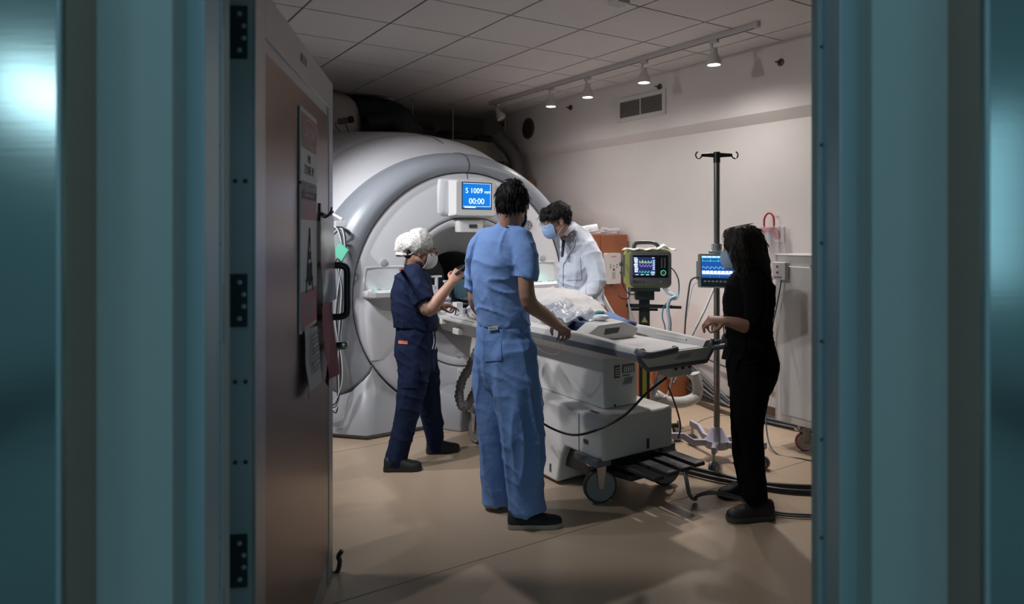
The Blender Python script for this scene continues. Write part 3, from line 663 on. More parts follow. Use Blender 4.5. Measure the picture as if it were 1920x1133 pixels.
b = MB(); b.lbox(C0+0.10, C0+0.235, -2.10, -1.80, 0.88, 0.884) if False else b.tube([L(C0+HW-0.052, -2.22, 0.886), L(C0+HW-0.052, -1.98, 0.889)], [(0.009, 0.006)]*2, 10); b.build('moulded_rib', Mtab, tb, smooth=True)
# foot-end board with dark outline
def endp(f, k): return [L(C0+x*f, k, 0.86+(z-0.86)*f) for x, z in ((-0.268, 0.897), (-0.235, 0.865), (0.235, 0.865), (0.268, 0.905), (0.262, 0.84), (0.222, 0.79), (-0.205, 0.79), (-0.262, 0.845))]
b = MB(); b.rings([endp(1, -2.32), endp(1, -2.352)]); eb = b.build('foot_board', Mtab, tb, bevel=0.004)
b = MB(); pth = [L(C0+x, -2.350, z) for x, z in ((-0.272, 0.897), (-0.266, 0.845), (-0.208, 0.790), (0.225, 0.790), (0.266, 0.842), (0.272, 0.905))]; b.tube(pth, [(0.010, 0.012)]*6, 8); b.build('board_edge', Mstripe, eb, smooth=True, angle=40)
b = MB()
for i in range(4): b.obox(L(0.0-0.01*i, -2.3525, 0.845-0.007*i), U, V, Z, 0.05, 0.0005, 0.0012)
b.build('board_label', Mblk, eb)
b = MB(); b.tube(curve([L(C0-HW, -2.33, 0.885), L(C0-HW+0.0, -2.375, 0.878), L(C0-HW+0.05, -2.39, 0.872), L(C0-0.05, -2.385, 0.880), L(C0-0.04, -2.36, 0.880)], 5), [(0.019, 0.014)]*21, 10, side=Z); b.build('end_handle', Mstripe, tb, smooth=True, angle=60)
for dz_, dk in ((0.0, 0.0), (-0.018, -0.05)):
    b = MB(); b.tube(curve([L(C0+HW-0.01, -2.33+dk/2, 0.875+dz_), L(C0+HW+0.06, -2.35+dk, 0.885+dz_), L(C0+HW+0.13, -2.38+dk/2, 0.893+dz_)], 5), [(0.013, 0.010)]*11, 10, side=Z); b.build('end_handle', Mstripe, tb, smooth=True, angle=60)
# narrow cradle that slides into the bore
b = MB(); b.rings([[L(C0+0.065+x, k, z) for x, z in ((-0.21, 0.805), (-0.235, 0.835), (-0.215, 0.850), (0.215, 0.850), (0.235, 0.835), (0.21, 0.805))] for k in (-1.98, -1.0, 0.6)]); b.build('cradle', Mtabw, tb, smooth=True, angle=30)
b = MB(); b.rings([[L(C0+x*w, k, z) for x, k in ((-1, -0.95), (1, -0.95), (1, 0.02), (-1, 0.02))] for w, z in ((0.15, 0.70), (0.20, 0.79), (0.262, 0.812), (0.262, 0.838))]); b.build('head_frame', Mtabw, tb, bevel=0.006)
b = MB(); b.obox(L(C0-0.205, -0.34, 0.735), V, U, Z, 0.045, 0.02, 0.022); b.build('release_box', Mwhite, tb, bevel=0.005)
b = MB(); b.obox(L(C0-0.225, -0.18, 0.795), V, U, Z, 0.02, 0.04, 0.02); b.obox(L(C0-0.230, -0.78, 0.77), V, U, Z, 0.06, 0.03, 0.035); b.build('bracket', Mtab, tb, bevel=0.004)
# cradle foot end with grip slot
b = MB(); gp = [(-0.318, 0.868), (-0.300, 0.905), (-0.215, 0.957), (-0.02, 0.965), (0.09, 0.922), (0.075, 0.885), (0.04, 0.866)]
b.rings([[L(x, -1.90, z) for x, z in gp], [L(x, -1.78, z+0.004) for x, z in gp]]); gr = b.build('cradle_grip', Mtab, tb, bevel=0.008)
b = MB(); b.rings([[L(x, -1.9015, z) for x, z in ((-0.175, 0.900), (-0.165, 0.935), (-0.055, 0.935), (-0.070, 0.905))], [L(x, -1.895, z) for x, z in ((-0.175, 0.900), (-0.165, 0.935), (-0.055, 0.935), (-0.070, 0.905))]]); b.build('grip_slot', Mblk, gr)
# casters
def caster(c, R, wid, face, parent, fork=Mmetal, mw=Mwheel, mt=Mtyre, name='caster', lead=0.03):
    """c: swivel point on the floor; face: direction the axle points"""
    c = Vector(c); ax = Vector(face).normalized(); fw = Vector((-ax.y, ax.x, 0)); w = c+fw*lead+Z*R
    b = MB(); 
    for sg_ in (-1, 1): b.rings([[w+ax*(sg_*(wid/2+0.004+e))+fw*x+Z*z for x, z in ((-0.018-lead*0.2, R*1.25), (0.030, R*1.25), (0.014, -0.012), (-0.014, -0.012))] for e in (0, 0.004)])
    b.obox(c+Z*(R*2.30), ax, fw, Z, wid/2+0.010, 0.03, 0.006); b.cyl(c+Z*(R*2.28), c+Z*(R*2.28+0.05), 0.014)
    o = b.build(name, fork, parent, bevel=0.001)
    b = MB(); h = wid/2
    b.lathe(w-ax*h, ax, [(0.001, 0.006), (R*0.80, 0.004), (R*0.86, -0.001), (R*0.90, 0.004), (R*0.90, 2*h-0.004), (R*0.86, 2*h+0.001), (R*0.80, 2*h-0.004), (0.001, 2*h-0.006)], 36, cap=False); wl = b.build('wheel', mw, o, smooth=True)
    b = MB(); b.lathe(w-ax*h, ax, [(R*0.88, 0.001), (R*0.96, 0.002), (R, 0.008), (R, 2*h-0.008), (R*0.96, 2*h-0.002), (R*0.88, 2*h-0.001)], 36, cap=False); b.build('tyre', mt, wl, smooth=True)
    return o
for s_, k_ in ((C0-HW+0.01, -1.97), (C0+HW-0.03, -1.97), (C0-HW+0.01, -0.66), (C0+HW-0.03, -0.66)):
    caster(L(s_, k_, 0), 0.095, 0.036, -U*0.35-V*0.94 if k_ < -1 else -U, tb, lead=0.045)
    b = MB(); b.obox(L(s_+0.01, k_+0.01, 0.243), U, V, Z, 0.05, 0.10, 0.02); b.build('caster_mount', Mstripe, tb, bevel=0.005)
b = MB(); b.lbox(C0-0.22, C0+0.22, -1.98, -0.6, 0.12, 0.25); b.build('under_frame', mat('frame_black', (0.025, 0.025, 0.027), 0.5), tb)
b = MB(); b.prism([L(x, k, z) for x, k, z in ((-0.24, -1.75, 0.13), (-0.20, -2.15, 0.15), (0.08, -2.15, 0.15), (0.15, -1.75, 0.13))], Z*0.03); b.build('pedal_plate', MC['frame_black'], tb)
Mped = mat('pedal_rubber', (0.022, 0.022, 0.024), 0.55, bump=0.2, bscale=90)
for i, s_ in enumerate((0.124, 0.022, -0.080, -0.182)):
    zz = 0.225-0.006*i
    b = MB(); b.prism([L(s_+x, k, zz) for x, k in ((-0.038, -2.34), (0.038, -2.34), (0.038, -2.12), (-0.038, -2.12))], Z*0.022); pd = b.build('foot_pedal', Mped, tb, bevel=0.005)
    b = MB(); b.tube([L(s_, -2.14, zz+0.005), L(s_, -1.97, 0.19), L(s_, -1.80, 0.17)], [(0.012, 0.02)]*3, 8); b.build('pedal_arm', MC['frame_black'], pd)
    if i in (0, 1, 2): b = MB(); b.obox(L(s_, -2.322, zz+0.0225), U, V, Z, 0.02, 0.006, 0.0006); b.build('pedal_mark', mat('mark_blue', (0.10, 0.28, 0.42), 0.5) if i == 2 else MC['label_dark'] if i else mat('mark_grey', (0.2, 0.2, 0.2), 0.5), pd)
# connector box hanging under the foot end
cb = empty('connector_box', L(0.14, -2.05, 0.66), TH, label='small light grey socket box hanging under the table foot', cat='connector box')
b = MB(); b.obox(L(0.16, -2.12, 0.72), U, V, Z, 0.085, 0.05, 0.045); hb = b.build('housing', Mtabw, cb, bevel=0.006)
b = MB(); b.obox(L(0.16, -2.13, 0.777), U, V, Z, 0.10, 0.06, 0.012); b.build('hanger_plate', Mtabw, cb, bevel=0.003)
for i in range(3):
    b = MB(); c = L(0.115+0.055*i, -2.17, 0.725); b.lathe(c, -V, [(0.012, 0), (0.012, 0.004), (0.006, 0.004), (0.005, 0.001)], 16); b.build('socket', Mblk, hb)
# cables
Mcab = mat('black_cable', (0.018, 0.018, 0.02), 0.4); Mgcab = mat('grey_cable', (0.11, 0.12, 0.13), 0.45); Mwcab = mat('white_cable', (0.62, 0.62, 0.62), 0.4)
def cable(name, pts, r, m, label, cat='cable', group=None, n=10, seg=10):
    b = MB(); b.tube(curve(pts, n), r, seg); return b.build(name, m, smooth=True, angle=60, label=label, cat=cat, group=group)
cable('power_cable', [P(1250, 708, 3.72), P(1212, 738, 3.66), P(1170, 780, 3.62), P(1120, 806, 3.62), P(1078, 816, 3.72), P(1040, 806, 3.80), P(1005, 785, 3.84), P(985, 762, 3.95)], 0.0065, Mcab, 'black cable sagging across the side of the patient table')
cable('plug_cable', [P(1252, 724, 3.98), P(1262, 748, 4.0), P(1271, 775, 4.05), P(1276, 800, 4.1), P(1272, 822, 4.15)], 0.005, Mcab, 'thin black cable hanging from the socket box')
cable('thin_tube', [P(994, 632, 4.10), P(1005, 650, 4.0), P(1025, 662, 3.97), P(1045, 664, 3.93), P(1052, 650, 3.90), P(1050, 636, 3.90)], 0.002, mat('clear_tube', (0.6, 0.6, 0.6), 0.2), 'thin clear tube looping below the table rail', 'tube')
# wrapped hose at the head-end side
b = MB(); pts = curve([P(905, 640, 4.75), P(893, 662, 4.72), P(880, 690, 4.70), P(866, 715, 4.68), P(861, 745, 4.66), P(870, 764, 4.66), P(884, 748, 4.66), P(895, 722, 4.66), P(905, 690, 4.70)], 12)
b.tube(pts, [0.030+0.0035*math.sin(i*1.9)+0.002*math.sin(i*0.7) for i in range(len(pts))], 14)
b.build('sheathed_hose', mat('hose_cloth', (0.22, 0.20, 0.19), 0.8, bump=0.5, bscale=40), smooth=True, angle=180, label='ribbed grey sheathed hose looping down beside the blue-scrubbed man', cat='hose')

# ================================================================== ventilator on its cart
Mvy = mat('ventilator_yellow', (0.44, 0.44, 0.12), 0.45); Mvg = mat('ventilator_grey', (0.12, 0.12, 0.12), 0.4); Mcart = mat('cart_black', (0.018, 0.025, 0.025), 0.4)
def frame_at(px, py, d, yaw=0.0):
    o = P(px, py, d); vd = Vector((o.x, o.y, 0)).normalized(); a = math.atan2(vd.y, vd.x)+yaw
    f = Vector((math.cos(a), math.sin(a), 0)); r = Vector((f.y, -f.x, 0)); return o, r, f   # r right, f away from viewer
vo, vr, vf = frame_at(1215, 504, 4.72, 0.10)
def rrect(c, r, u, f, hw, hh, rad, n=5, off=0.0):
    out = []
    for cx, cz, a0 in ((hw-rad, hh-rad, 0), (-hw+rad, hh-rad, 90), (-hw+rad, -hh+rad, 180), (hw-rad, -hh+rad, 270)):
        for i in range(n+1):
            t = ang(a0+90*i/n); out.append(c+r*(cx+rad*math.cos(t))+u*(cz+rad*math.sin(t))+f*off)
    return out
vt = empty('ventilator', (vo.x, vo.y, vo.z-0.14), label='yellow-green edged ventilator with dark screen on a black cart', cat='ventilator')
b = MB(); b.rings([rrect(vo, vr, Z, vf, 0.155, 0.130, 0.035, off=o_) for o_ in (-0.02, 0.17)]); b.build('casing', Mvy, vt, smooth=True, angle=40)
b = MB(); b.rings([rrect(vo+vr*0.012, vr, Z, vf, hw, hh, 0.025, off=o_) for hw, hh, o_ in ((0.140, 0.119, -0.015), (0.140, 0.119, -0.032), (0.134, 0.113, -0.037))]); fp = b.build('front_panel', Mvg, vt, smooth=True, angle=40)
b = MB(); b.obox(vo+vr*0.012+Z*0.018-vf*0.038, vr, vf, Z, 0.118, 0.002, 0.076); b.build('glass', mat('black_glass', (0.01, 0.01, 0.012), 0.1), fp)
def scrn(c, r, f, hw, hh, parent, base=(0.004, 0.01, 0.04), name='screen'):
    b = MB(); b.obox(c, r, f, Z, hw, 0.0008, hh); return b.build(name, mat('lcd_'+name+str(round(base[2], 3)), base, 0.3, emis=base, es=1.0), parent)
def glow(col, es=1.3):
    return mat('glow_%.2f_%.2f_%.2f' % col, (0.02, 0.02, 0.02), 0.4, emis=col, es=es)
sc_ = vo-vr*0.028+Z*0.018-vf*0.0412
vs = scrn(sc_, vr, vf, 0.074, 0.062, fp, (0.01, 0.02, 0.09))
def bars(c, r, f, items, m, parent, name):
    b = MB()
    for x, z, hw, hh in items: b.obox(c+r*x+Z*z-f*0.0014, r, f, Z, hw, 0.0004, hh)
    return b.build(name, m, parent)
rr_ = random.Random(3)
bars(sc_, vr, vf, [(-0.058+0.004*rr_.random(), 0.048-0.012*i, 0.010+0.004*rr_.random(), 0.0042) for i in range(8)]+[(-0.06, 0.058, 0.012, 0.002), (0.058, 0.058, 0.008, 0.002)]+[(-0.05+0.035*i, -0.057, 0.010, 0.002) for i in range(4)], glow((0.7, 0.85, 1.0)), vs, 'readings')
bars(sc_, vr, vf, [(0.062, 0.040-0.012*i, 0.0075, 0.0045) for i in range(6)]+[(0.058, -0.042, 0.012, 0.008)], glow((0.35, 0.45, 0.65)), vs, 'softkeys')
def trace(c, r, f, x0, x1, z, amp, per, m, parent, name, fn):
    b = MB(); n = 90; pts = [c+r*(x0+(x1-x0)*i/n)+Z*(z+amp*fn(((x1-x0)*i/n/per) % 1))-f*0.0018 for i in range(n+1)]
    b.tube(pts, 0.0009, 4); return b.build(name, m, parent)
ecg = lambda t: 1.0 if 0.06 < t < 0.12 else (-0.25 if t < 0.18 else (0.22*math.exp(-((t-0.45)/0.08)**2)))
saw = lambda t: 1-t*1.2 if t > 0.1 else t*9
trace(sc_, vr, vf, -0.035, 0.048, 0.030, 0.014, 0.020, glow((0.75, 0.9, 0.2)), vs, 'yellow_trace', ecg)
trace(sc_, vr, vf, -0.035, 0.048, 0.004, 0.008, 0.020, glow((0.65, 0.3, 0.9)), vs, 'violet_trace', lambda t: math.sin(6.28*t))
trace(sc_, vr, vf, -0.035, 0.048, -0.044, 0.016, 0.020, glow((0.1, 0.9, 0.4)), vs, 'green_trace', saw)
trace(sc_, vr, vf, -0.035, 0.048, 0.022, 0.002, 0.020, glow((0.3, 0.8, 1.0)), vs, 'cyan_trace', lambda t: 0)
kc = vo+vr*0.098+Z*(-0.025)-vf*0.040
b = MB(); b.lathe(kc, -vf, [(0.015, 0), (0.014, 0.012), (0.001, 0.013)], 20, cap=False); kn = b.build('control_knob', Mblk, fp, smooth=True)
b = MB(); b.tube([kc-vf*0.004+vr*(0.017*math.cos(t))+Z*(0.017*math.sin(t)) for t in (6.283*i/24 for i in range(24))], 0.0016, 6, loop=True); b.build('knob_ring', glow((0.1, 0.7, 0.4)), kn)
bars(vo+vr*0.098-vf*0.0405, vr, vf, [(-0.010+0.02*(i % 2), 0.07-0.014*(i//2), 0.004, 0.003) for i in range(10)], mat('key_dim', (0.25, 0.28, 0.3), 0.5), fp, 'buttons')
bars(vo-vr*0.07-Z*0.088-vf*0.038, vr, vf, [(-0.03, 0, 0.010, 0.010), (0.0, 0, 0.016, 0.009), (0.035, 0, 0.008, 0.009)], Mblk, fp, 'warning_icons')
text('model_lettering', 'MR', vo+vr*0.08-Z*0.088-vf*0.0385, vr, Z, 0.02, mat('key_dim', (0.25, 0.28, 0.3), 0.5), fp)
b = MB(); b.tube(curve([vo-vr*0.09+Z*0.13+vf*0.08, vo-vr*0.085+Z*0.158+vf*0.08, vo-vr*0.06+Z*0.176+vf*0.08, vo+vr*0.05+Z*0.174+vf*0.08, vo+vr*0.09+Z*0.13+vf*0.08], 5), 0.014, 10); b.build('carry_handle', Mcart, vt, smooth=True, angle=60)
b = MB(); b.obox(vo-vr*0.162+Z*0.02+vf*0.06, vf, vr, Z, 0.05, 0.010, 0.075); b.cyl(vo-vr*0.17+Z*0.03+vf*0.02, vo-vr*0.195+Z*0.03+vf*0.02, 0.014); b.cyl(vo-vr*0.17-Z*0.03+vf*0.02, vo-vr*0.190-Z*0.03+vf*0.02, 0.010); b.build('side_ports', Mvg, vt, bevel=0.002)
# cart
ct = empty('ventilator_cart', (vo.x, vo.y, 0), label='black column cart carrying the yellow-green ventilator', cat='cart')
cp = vo+vf*0.06-Z*0.0; cz = lambda z: Vector((cp.x, cp.y, z))-vr*0.02
b = MB(); b.obox(cz(vo.z-0.143), vr, vf, Z, 0.10, 0.09, 0.012); b.obox(cz(vo.z-0.185), vr, vf, Z, 0.065, 0.05, 0.032); b.build('mount_head', Mcart, ct, bevel=0.004)
b = MB(); b.obox(cz((0.12+vo.z-0.2)/2), vr, vf, Z, 0.036, 0.026, (vo.z-0.2-0.12)/2); cm = b.build('column', Mcart, ct, bevel=0.004)
b = MB(); q = cz(1.5-(601-430)/F0*4.72)-vf*0.027; b.prism([q-vr*0.022-Z*0.018, q+vr*0.022-Z*0.018, q+Z*0.022], -vf*0.001); b.build('warning_triangle', mat('warning_yellow', (0.45, 0.42, 0.10), 0.5), cm)
b = MB(); b.obox(cz(0.5)-vf*0.027, vr, vf, Z, 0.014, 0.001, 0.25); b.build('yellow_stripe', mat('stripe_yellow', (0.50, 0.46, 0.06), 0.5), cm)
b = MB(); b.cyl(cz(0)+Z*(vo.z-0.255)-vr*0.13-vf*0.05, cz(0)+Z*(vo.z-0.262)+vr*0.245-vf*0.05, 0.013, n=14); b.obox(cz(vo.z-0.285), vr, vf, Z, 0.09, 0.03, 0.008); b.build('cross_rail', Mcart, ct, smooth=True, angle=40)
b = MB(); b.obox(cz(0.13), vr, vf, Z, 0.06, 0.05, 0.02)
b.build('base_hub', Mcart, ct, bevel=0.006)
for a_ in (20, 80, 150, 215, 275):
    d_ = Vector((math.cos(ang(a_)), math.sin(ang(a_)), 0)); c0 = cz(0); L_ = 0.28
    b = MB(); b.tube([c0+Z*0.125+d_*0.03, c0+Z*0.11+d_*L_], [(0.022, 0.016), (0.016, 0.012)], 8); b.build('base_arm', Mcart, ct, smooth=True)
    caster(c0+d_*L_-Z*0.0, 0.040, 0.030, Vector((-d_.y, d_.x, 0)), ct, lead=0.012, mw=mat('caster_pale', (0.40, 0.40, 0.41), 0.4))
# plastic wrap on top of the ventilator
def crumple(name, c, rad, m, label, cat, n=5, seed=1, parent=None, flat=1.0):
    b = MB(); b.ell(c, (rad[0], rad[1], rad[2]), n=28); rnd = random.Random(seed); off = Vector((rnd.random()*9, rnd.random()*9, 0))
    for i, v in enumerate(b.v):
        p = (v-Vector(c)); q = Vector((p.x/rad[0], p.y/rad[1], p.z/rad[2]))
        nn = noise.noise(q*1.6+off)+0.6*abs(noise.noise(q*4+off))+0.3*noise.noise(q*9+off)
        b.v[i] = Vector(c)+p*(1+0.5*nn)
        if b.v[i].z < c[2]-rad[2]*0.7: b.v[i].z = c[2]-rad[2]*0.7
    return b.build(name, m, parent, smooth=True, angle=25, label=label, cat=cat)
Mbag = mat('clear_plastic', (0.75, 0.75, 0.80), 0.18, alpha=0.42, bump=0.5, bscale=18)
b = MB(); R = []
for j in range(7):
    row = []
    for i in range(25):
        x = -0.165+0.36*i/24; y = -0.04+0.22*j/6
        row.append(vo+vr*x+vf*y+Z*(0.134+0.006*math.sin(i*1.1+j)+(0.035*math.exp(-((x-0.105)/0.035)**2)*(0.6+0.4*math.sin(j*2.1)))-(0.006 if i in (0, 24) else 0)))
    R.append(row)
fr = [p for r in R for p in r]; n_ = len(fr)
b.add(fr+[p-Z*0.002 for p in fr], [(j*25+i, j*25+i+1, (j+1)*25+i+1, (j+1)*25+i) for j in range(6) for i in range(24)]+[(n_+j*25+i, n_+(j+1)*25+i, n_+(j+1)*25+i+1, n_+j*25+i+1) for j in range(6) for i in range(24)])
b.build('plastic_wrap', mat('milky_plastic', (0.78, 0.78, 0.80), 0.25, alpha=0.75, bump=0.4, bscale=25), smooth=True, angle=30, label='crinkled white plastic lying on top of the ventilator', cat='plastic wrap')
# breathing hoses
Mblh = mat('hose_blue', (0.05, 0.25, 0.38), 0.35, alpha=0.9); Mclh = mat('hose_clear_blue', (0.42, 0.55, 0.64), 0.3, alpha=0.85)
cable('oxygen_line', [P(1252, 498, 4.80), P(1264, 508, 4.83), P(1272, 525, 4.85), P(1273, 545, 4.85), P(1270, 560, 4.8), P(1258, 563, 4.7), P(1245, 575, 4.66), P(1242, 595, 4.64), P(1247, 620, 4.64), P(1240, 680, 4.62), P(1222, 740, 4.60)], 0.0045, Mblh, 'thin blue tube curling out behind the ventilator', 'tube')
def ribbed(name, pts, r, m, label, n=14, amp=0.12, cat='hose'):
    c = curve(pts, n); b = MB(); b.tube(c, [r*(1+amp*math.sin(i*2.2)) for i in range(len(c))], 12); return b.build(name, m, smooth=True, angle=180, label=label, cat=cat)
ribbed('breathing_hose', [P(1243, 535, 4.76), P(1252, 548, 4.66), P(1266, 556, 4.62), P(1256, 562, 4.60), P(1252, 580, 4.58), P(1256, 610, 4.56), P(1250, 660, 4.58), P(1236, 710, 4.6), P(1222, 750, 4.6)], 0.012, Mclh, 'pale blue corrugated hose draped over the cart rail')
cable('looped_cord', [P(1166, 490, 4.70), P(1165, 510, 4.64), P(1168, 535, 4.62), P(1178, 550, 4.6), P(1190, 552, 4.62), P(1202, 546, 4.70)], 0.004, Mcab, 'thin black cord looping off the left side of the ventilator')
b = MB(); b.tube(curve([P(1160, 548, 4.64), P(1159, 553, 4.60), P(1164, 559, 4.60), P(1175, 561, 4.62), P(1180, 555, 4.66), P(1181, 545, 4.68)], 6), 0.004, 8); b.build('flow_hook', Mblk, smooth=True, label='small black wire cradle hanging left of the cart column', cat='hook')
cable('white_line', [P(1176, 535, 4.74), P(1180, 575, 4.72), P(1190, 610, 4.72), P(1200, 680, 4.75), P(1232, 735, 4.9), P(1250, 742, 5.0), P(1262, 700, 5.0)], 0.005, Mwcab, 'white line falling from the ventilator behind the table')

# ================================================================== IV pole with patient monitor
ip = P(1344, 860, 4.50); ip.z = 0
Mpole = mat('pole_steel', (0.32, 0.29, 0.27), 0.28, 1.0); Mlil = mat('stand_lilac_grey', (0.42, 0.41, 0.50), 0.45)
iv = empty('iv_pole', ip, label='tall steel pole on five-armed wheeled base with black double hook', cat='iv pole')
b = MB(); b.cyl(ip+Z*0.16, ip+Z*1.94, 0.0195, n=20); b.build('pole', Mpole, iv, smooth=True, angle=60)
b = MB(); b.lathe(ip, Z, [(0.075, 0.075), (0.078, 0.085), (0.078, 0.125), (0.070, 0.130), (0.030, 0.205), (0.024, 0.207)], 32); b.build('base_cone', Mlil, iv, smooth=True, angle=40)
for a_, l_ in ((250, 0.30), (178, 0.30), (106, 0.30), (34, 0.30), (-38, 0.30)):
    d_ = Vector((math.cos(ang(a_)), math.sin(ang(a_)), 0)); sd_ = Vector((-d_.y, d_.x, 0))
    b = MB(); pr = [(0.05, 0.125), (0.15, 0.125), (0.215, 0.165), (l_+0.02, 0.165), (l_+0.02, 0.125), (0.225, 0.125), (0.16, 0.085), (0.05, 0.085)]
    b.rings([[ip+d_*x+sd_*y+Z*z for x, z in pr] for y in (-0.014, 0.014)]); b.build('base_arm', Mlil, iv, bevel=0.004)
    c = ip+d_*l_
    b = MB(); b.cyl(c+Z*0.07, c+Z*0.13, 0.009); w = c+Z*0.038
    o = b.build('caster', Mmetal, iv)
    for sg_ in (-1, 1):
        ax = Vector((0.9, 0.43, 0)) if a_ != 250 else Vector((0.8, -0.6, 0)); ax.normalize()
        b = MB(); b.lathe(w+ax*(0.004*sg_), ax*sg_, [(0.001, 0), (0.037, 0.0), (0.038, 0.006), (0.036, 0.018), (0.028, 0.021), (0.026, 0.017), (0.001, 0.018)], 24, cap=False); b.build('wheel', mat('wheel_lilac', (0.20, 0.20, 0.23), 0.4), o, smooth=True)
Mhk = mat('hook_black', (0.012, 0.012, 0.013), 0.4)
tp = ip+Z*1.985
b = MB(); b.cyl(tp-Z*0.05, tp+Z*0.02, 0.022, n=16)
for sg_ in (-1, 1): b.tube([tp+Vector((0, 0, 0)), tp+Vector((0.055*sg_, 0, 0.0)), tp+Vector((0.10*sg_, 0, 0))], [(0.017, 0.010), (0.013, 0.008), (0.010, 0.007)], 8, side=Z)
b.build('hook_bar', Mhk, iv, smooth=True, angle=50)
for sg_ in (-1, 1):
    c = tp+Vector((0.118*sg_, 0, 0.0)); b = MB()
    b.tube([c+Vector((sg_*0.020*math.cos(ang(a_)), 0, 0.022*math.sin(ang(a_)))) for a_ in range(180, 440, 14)], 0.0045, 8); b.build('hook', Mhk, iv, smooth=True)
mo_, mr, mf = frame_at(1350, 508, 4.36, -0.04)
mo = empty('patient_monitor', (mo_.x, mo_.y, mo_.z-0.11), label='grey patient monitor with blue waveform screen on the steel pole', cat='monitor')
Mmon = mat('monitor_grey', (0.28, 0.28, 0.29), 0.45)
b = MB(); b.rings([rrect(mo_, mr, Z, mf, hw, 0.108, 0.010, off=o_) for hw, o_ in ((0.130, -0.02), (0.136, -0.010), (0.136, 0.06), (0.10, 0.085))]); b.build('casing', Mmon, mo, smooth=True, angle=40)
b = MB(); b.obox(mo_+mr*0.006-mf*0.021, mr, mf, Z, 0.121, 0.003, 0.099); mg = b.build('front_glass', MC['black_glass'], mo, bevel=0.002)
sc2 = mo_+mr*0.006+Z*0.026-mf*0.0250
ms = scrn(sc2, mr, mf, 0.117, 0.070, mg, (0.01, 0.07, 0.30))
b = MB(); b.obox(sc2+Z*0.062-mf*0.0012, mr, mf, Z, 0.117, 0.0003, 0.007); b.build('title_bar', glow((0.25, 0.55, 0.8)), ms)
bars(sc2-mf*0.0006, mr, mf, [(-0.100+0.03*i, 0.063, 0.010, 0.0025) for i in range(7)], glow((0.8, 0.9, 1.0)), ms, 'title_words')
trace(sc2, mr, mf, -0.113, 0.06, 0.036, 0.016, 0.024, glow((0.05, 0.9, 0.55)), ms, 'green_trace', ecg)
trace(sc2, mr, mf, -0.113, 0.06, -0.010, 0.014, 0.026, glow((0.3, 0.75, 1.0)), ms, 'blue_trace', saw)
bars(sc2-mf*0.0006, mr, mf, [(-0.104+0.0235*i, -0.034, 0.0098, 0.009) for i in range(8)]+[(-0.03, -0.043, 0.083, 0.0035)], glow((0.85, 1.0, 1.0)), ms, 'white_blocks')
bars(sc2-mf*0.0006, mr, mf, [(0.085, 0.030, 0.022, 0.012), (0.085, -0.005, 0.016, 0.010)], glow((0.1, 0.85, 0.8)), ms, 'cyan_numbers')
bars(sc2-mf*0.0006, mr, mf, [(0.06+0.02*i, -0.055, 0.006, 0.004) for i in range(3)], glow((0.9, 0.5, 0.8)), ms, 'pink_numbers')
bars(sc2-mf*0.0002, mr, mf, [(-0.02, -0.052, 0.097, 0.0006), (-0.065, -0.06, 0.0006, 0.009), (-0.01, -0.06, 0.0006, 0.009)], glow((0.1, 0.3, 0.5)), ms, 'grid_lines')
b = MB(); kc = mo_+mr*0.103-Z*0.068-mf*0.023; b.lathe(kc, -mf, [(0.017, 0), (0.016, 0.012), (0.001, 0.013)], 20, cap=False); b.build('control_knob', mat('knob_grey', (0.25, 0.25, 0.26), 0.35), mg, smooth=True)
bars(mo_-Z*0.066-mf*0.0235, mr, mf, [(-0.09+0.024*i, 0, 0.008, 0.005) for i in range(6)], MC['key_dim'], mg, 'buttons')
b = MB(); b.obox(mo_+Z*0.118-mr*0.02+mf*0.03, mr, mf, Z, 0.05, 0.02, 0.008); b.build('top_plate', Mmetal, mo, bevel=0.002)
b = MB(); b.cyl(ip+Z*(mo_.z+0.10), ip+Z*(mo_.z+0.17), 0.034, n=18); b.obox(ip+Z*(mo_.z)-mf*0.045, mr, mf, Z, 0.03, 0.045, 0.03); b.build('pole_clamp', Mmetal, mo, bevel=0.003)
b = MB(); b.obox(mo_-mr*0.139+mf*0.02, mf, mr, Z, 0.03, 0.006, 0.06); b.build('side_module', Mmon, mo, bevel=0.002)
cable('monitor_cable', [P(1309, 520, 4.38), P(1300, 522, 4.38), P(1294, 530, 4.39), P(1290, 555, 4.42), P(1286, 590, 4.44), P(1284, 620, 4.46), P(1280, 680, 4.45), P(1262, 720, 4.3)], 0.0055, Mgcab, 'dark cable dropping from the left of the blue monitor')
cable('white_monitor_cable', [P(1308, 530, 4.40), P(1300, 535, 4.42), P(1296, 550, 4.44), P(1290, 580, 4.46), P(1283, 620, 4.47), P(1278, 660, 4.47)], 0.002, Mwcab, 'very thin white wire beside the dark monitor cable')
b = MB(); b.tube([P(1341, 535, 4.62), P(1322, 580, 4.55), P(1298, 628, 4.48), P(1285, 655, 4.45)], 0.008, 10); b.build('white_tube', Mwcab, smooth=True, angle=60, label='straight white tube slanting down from the monitor pole', cat='tube')

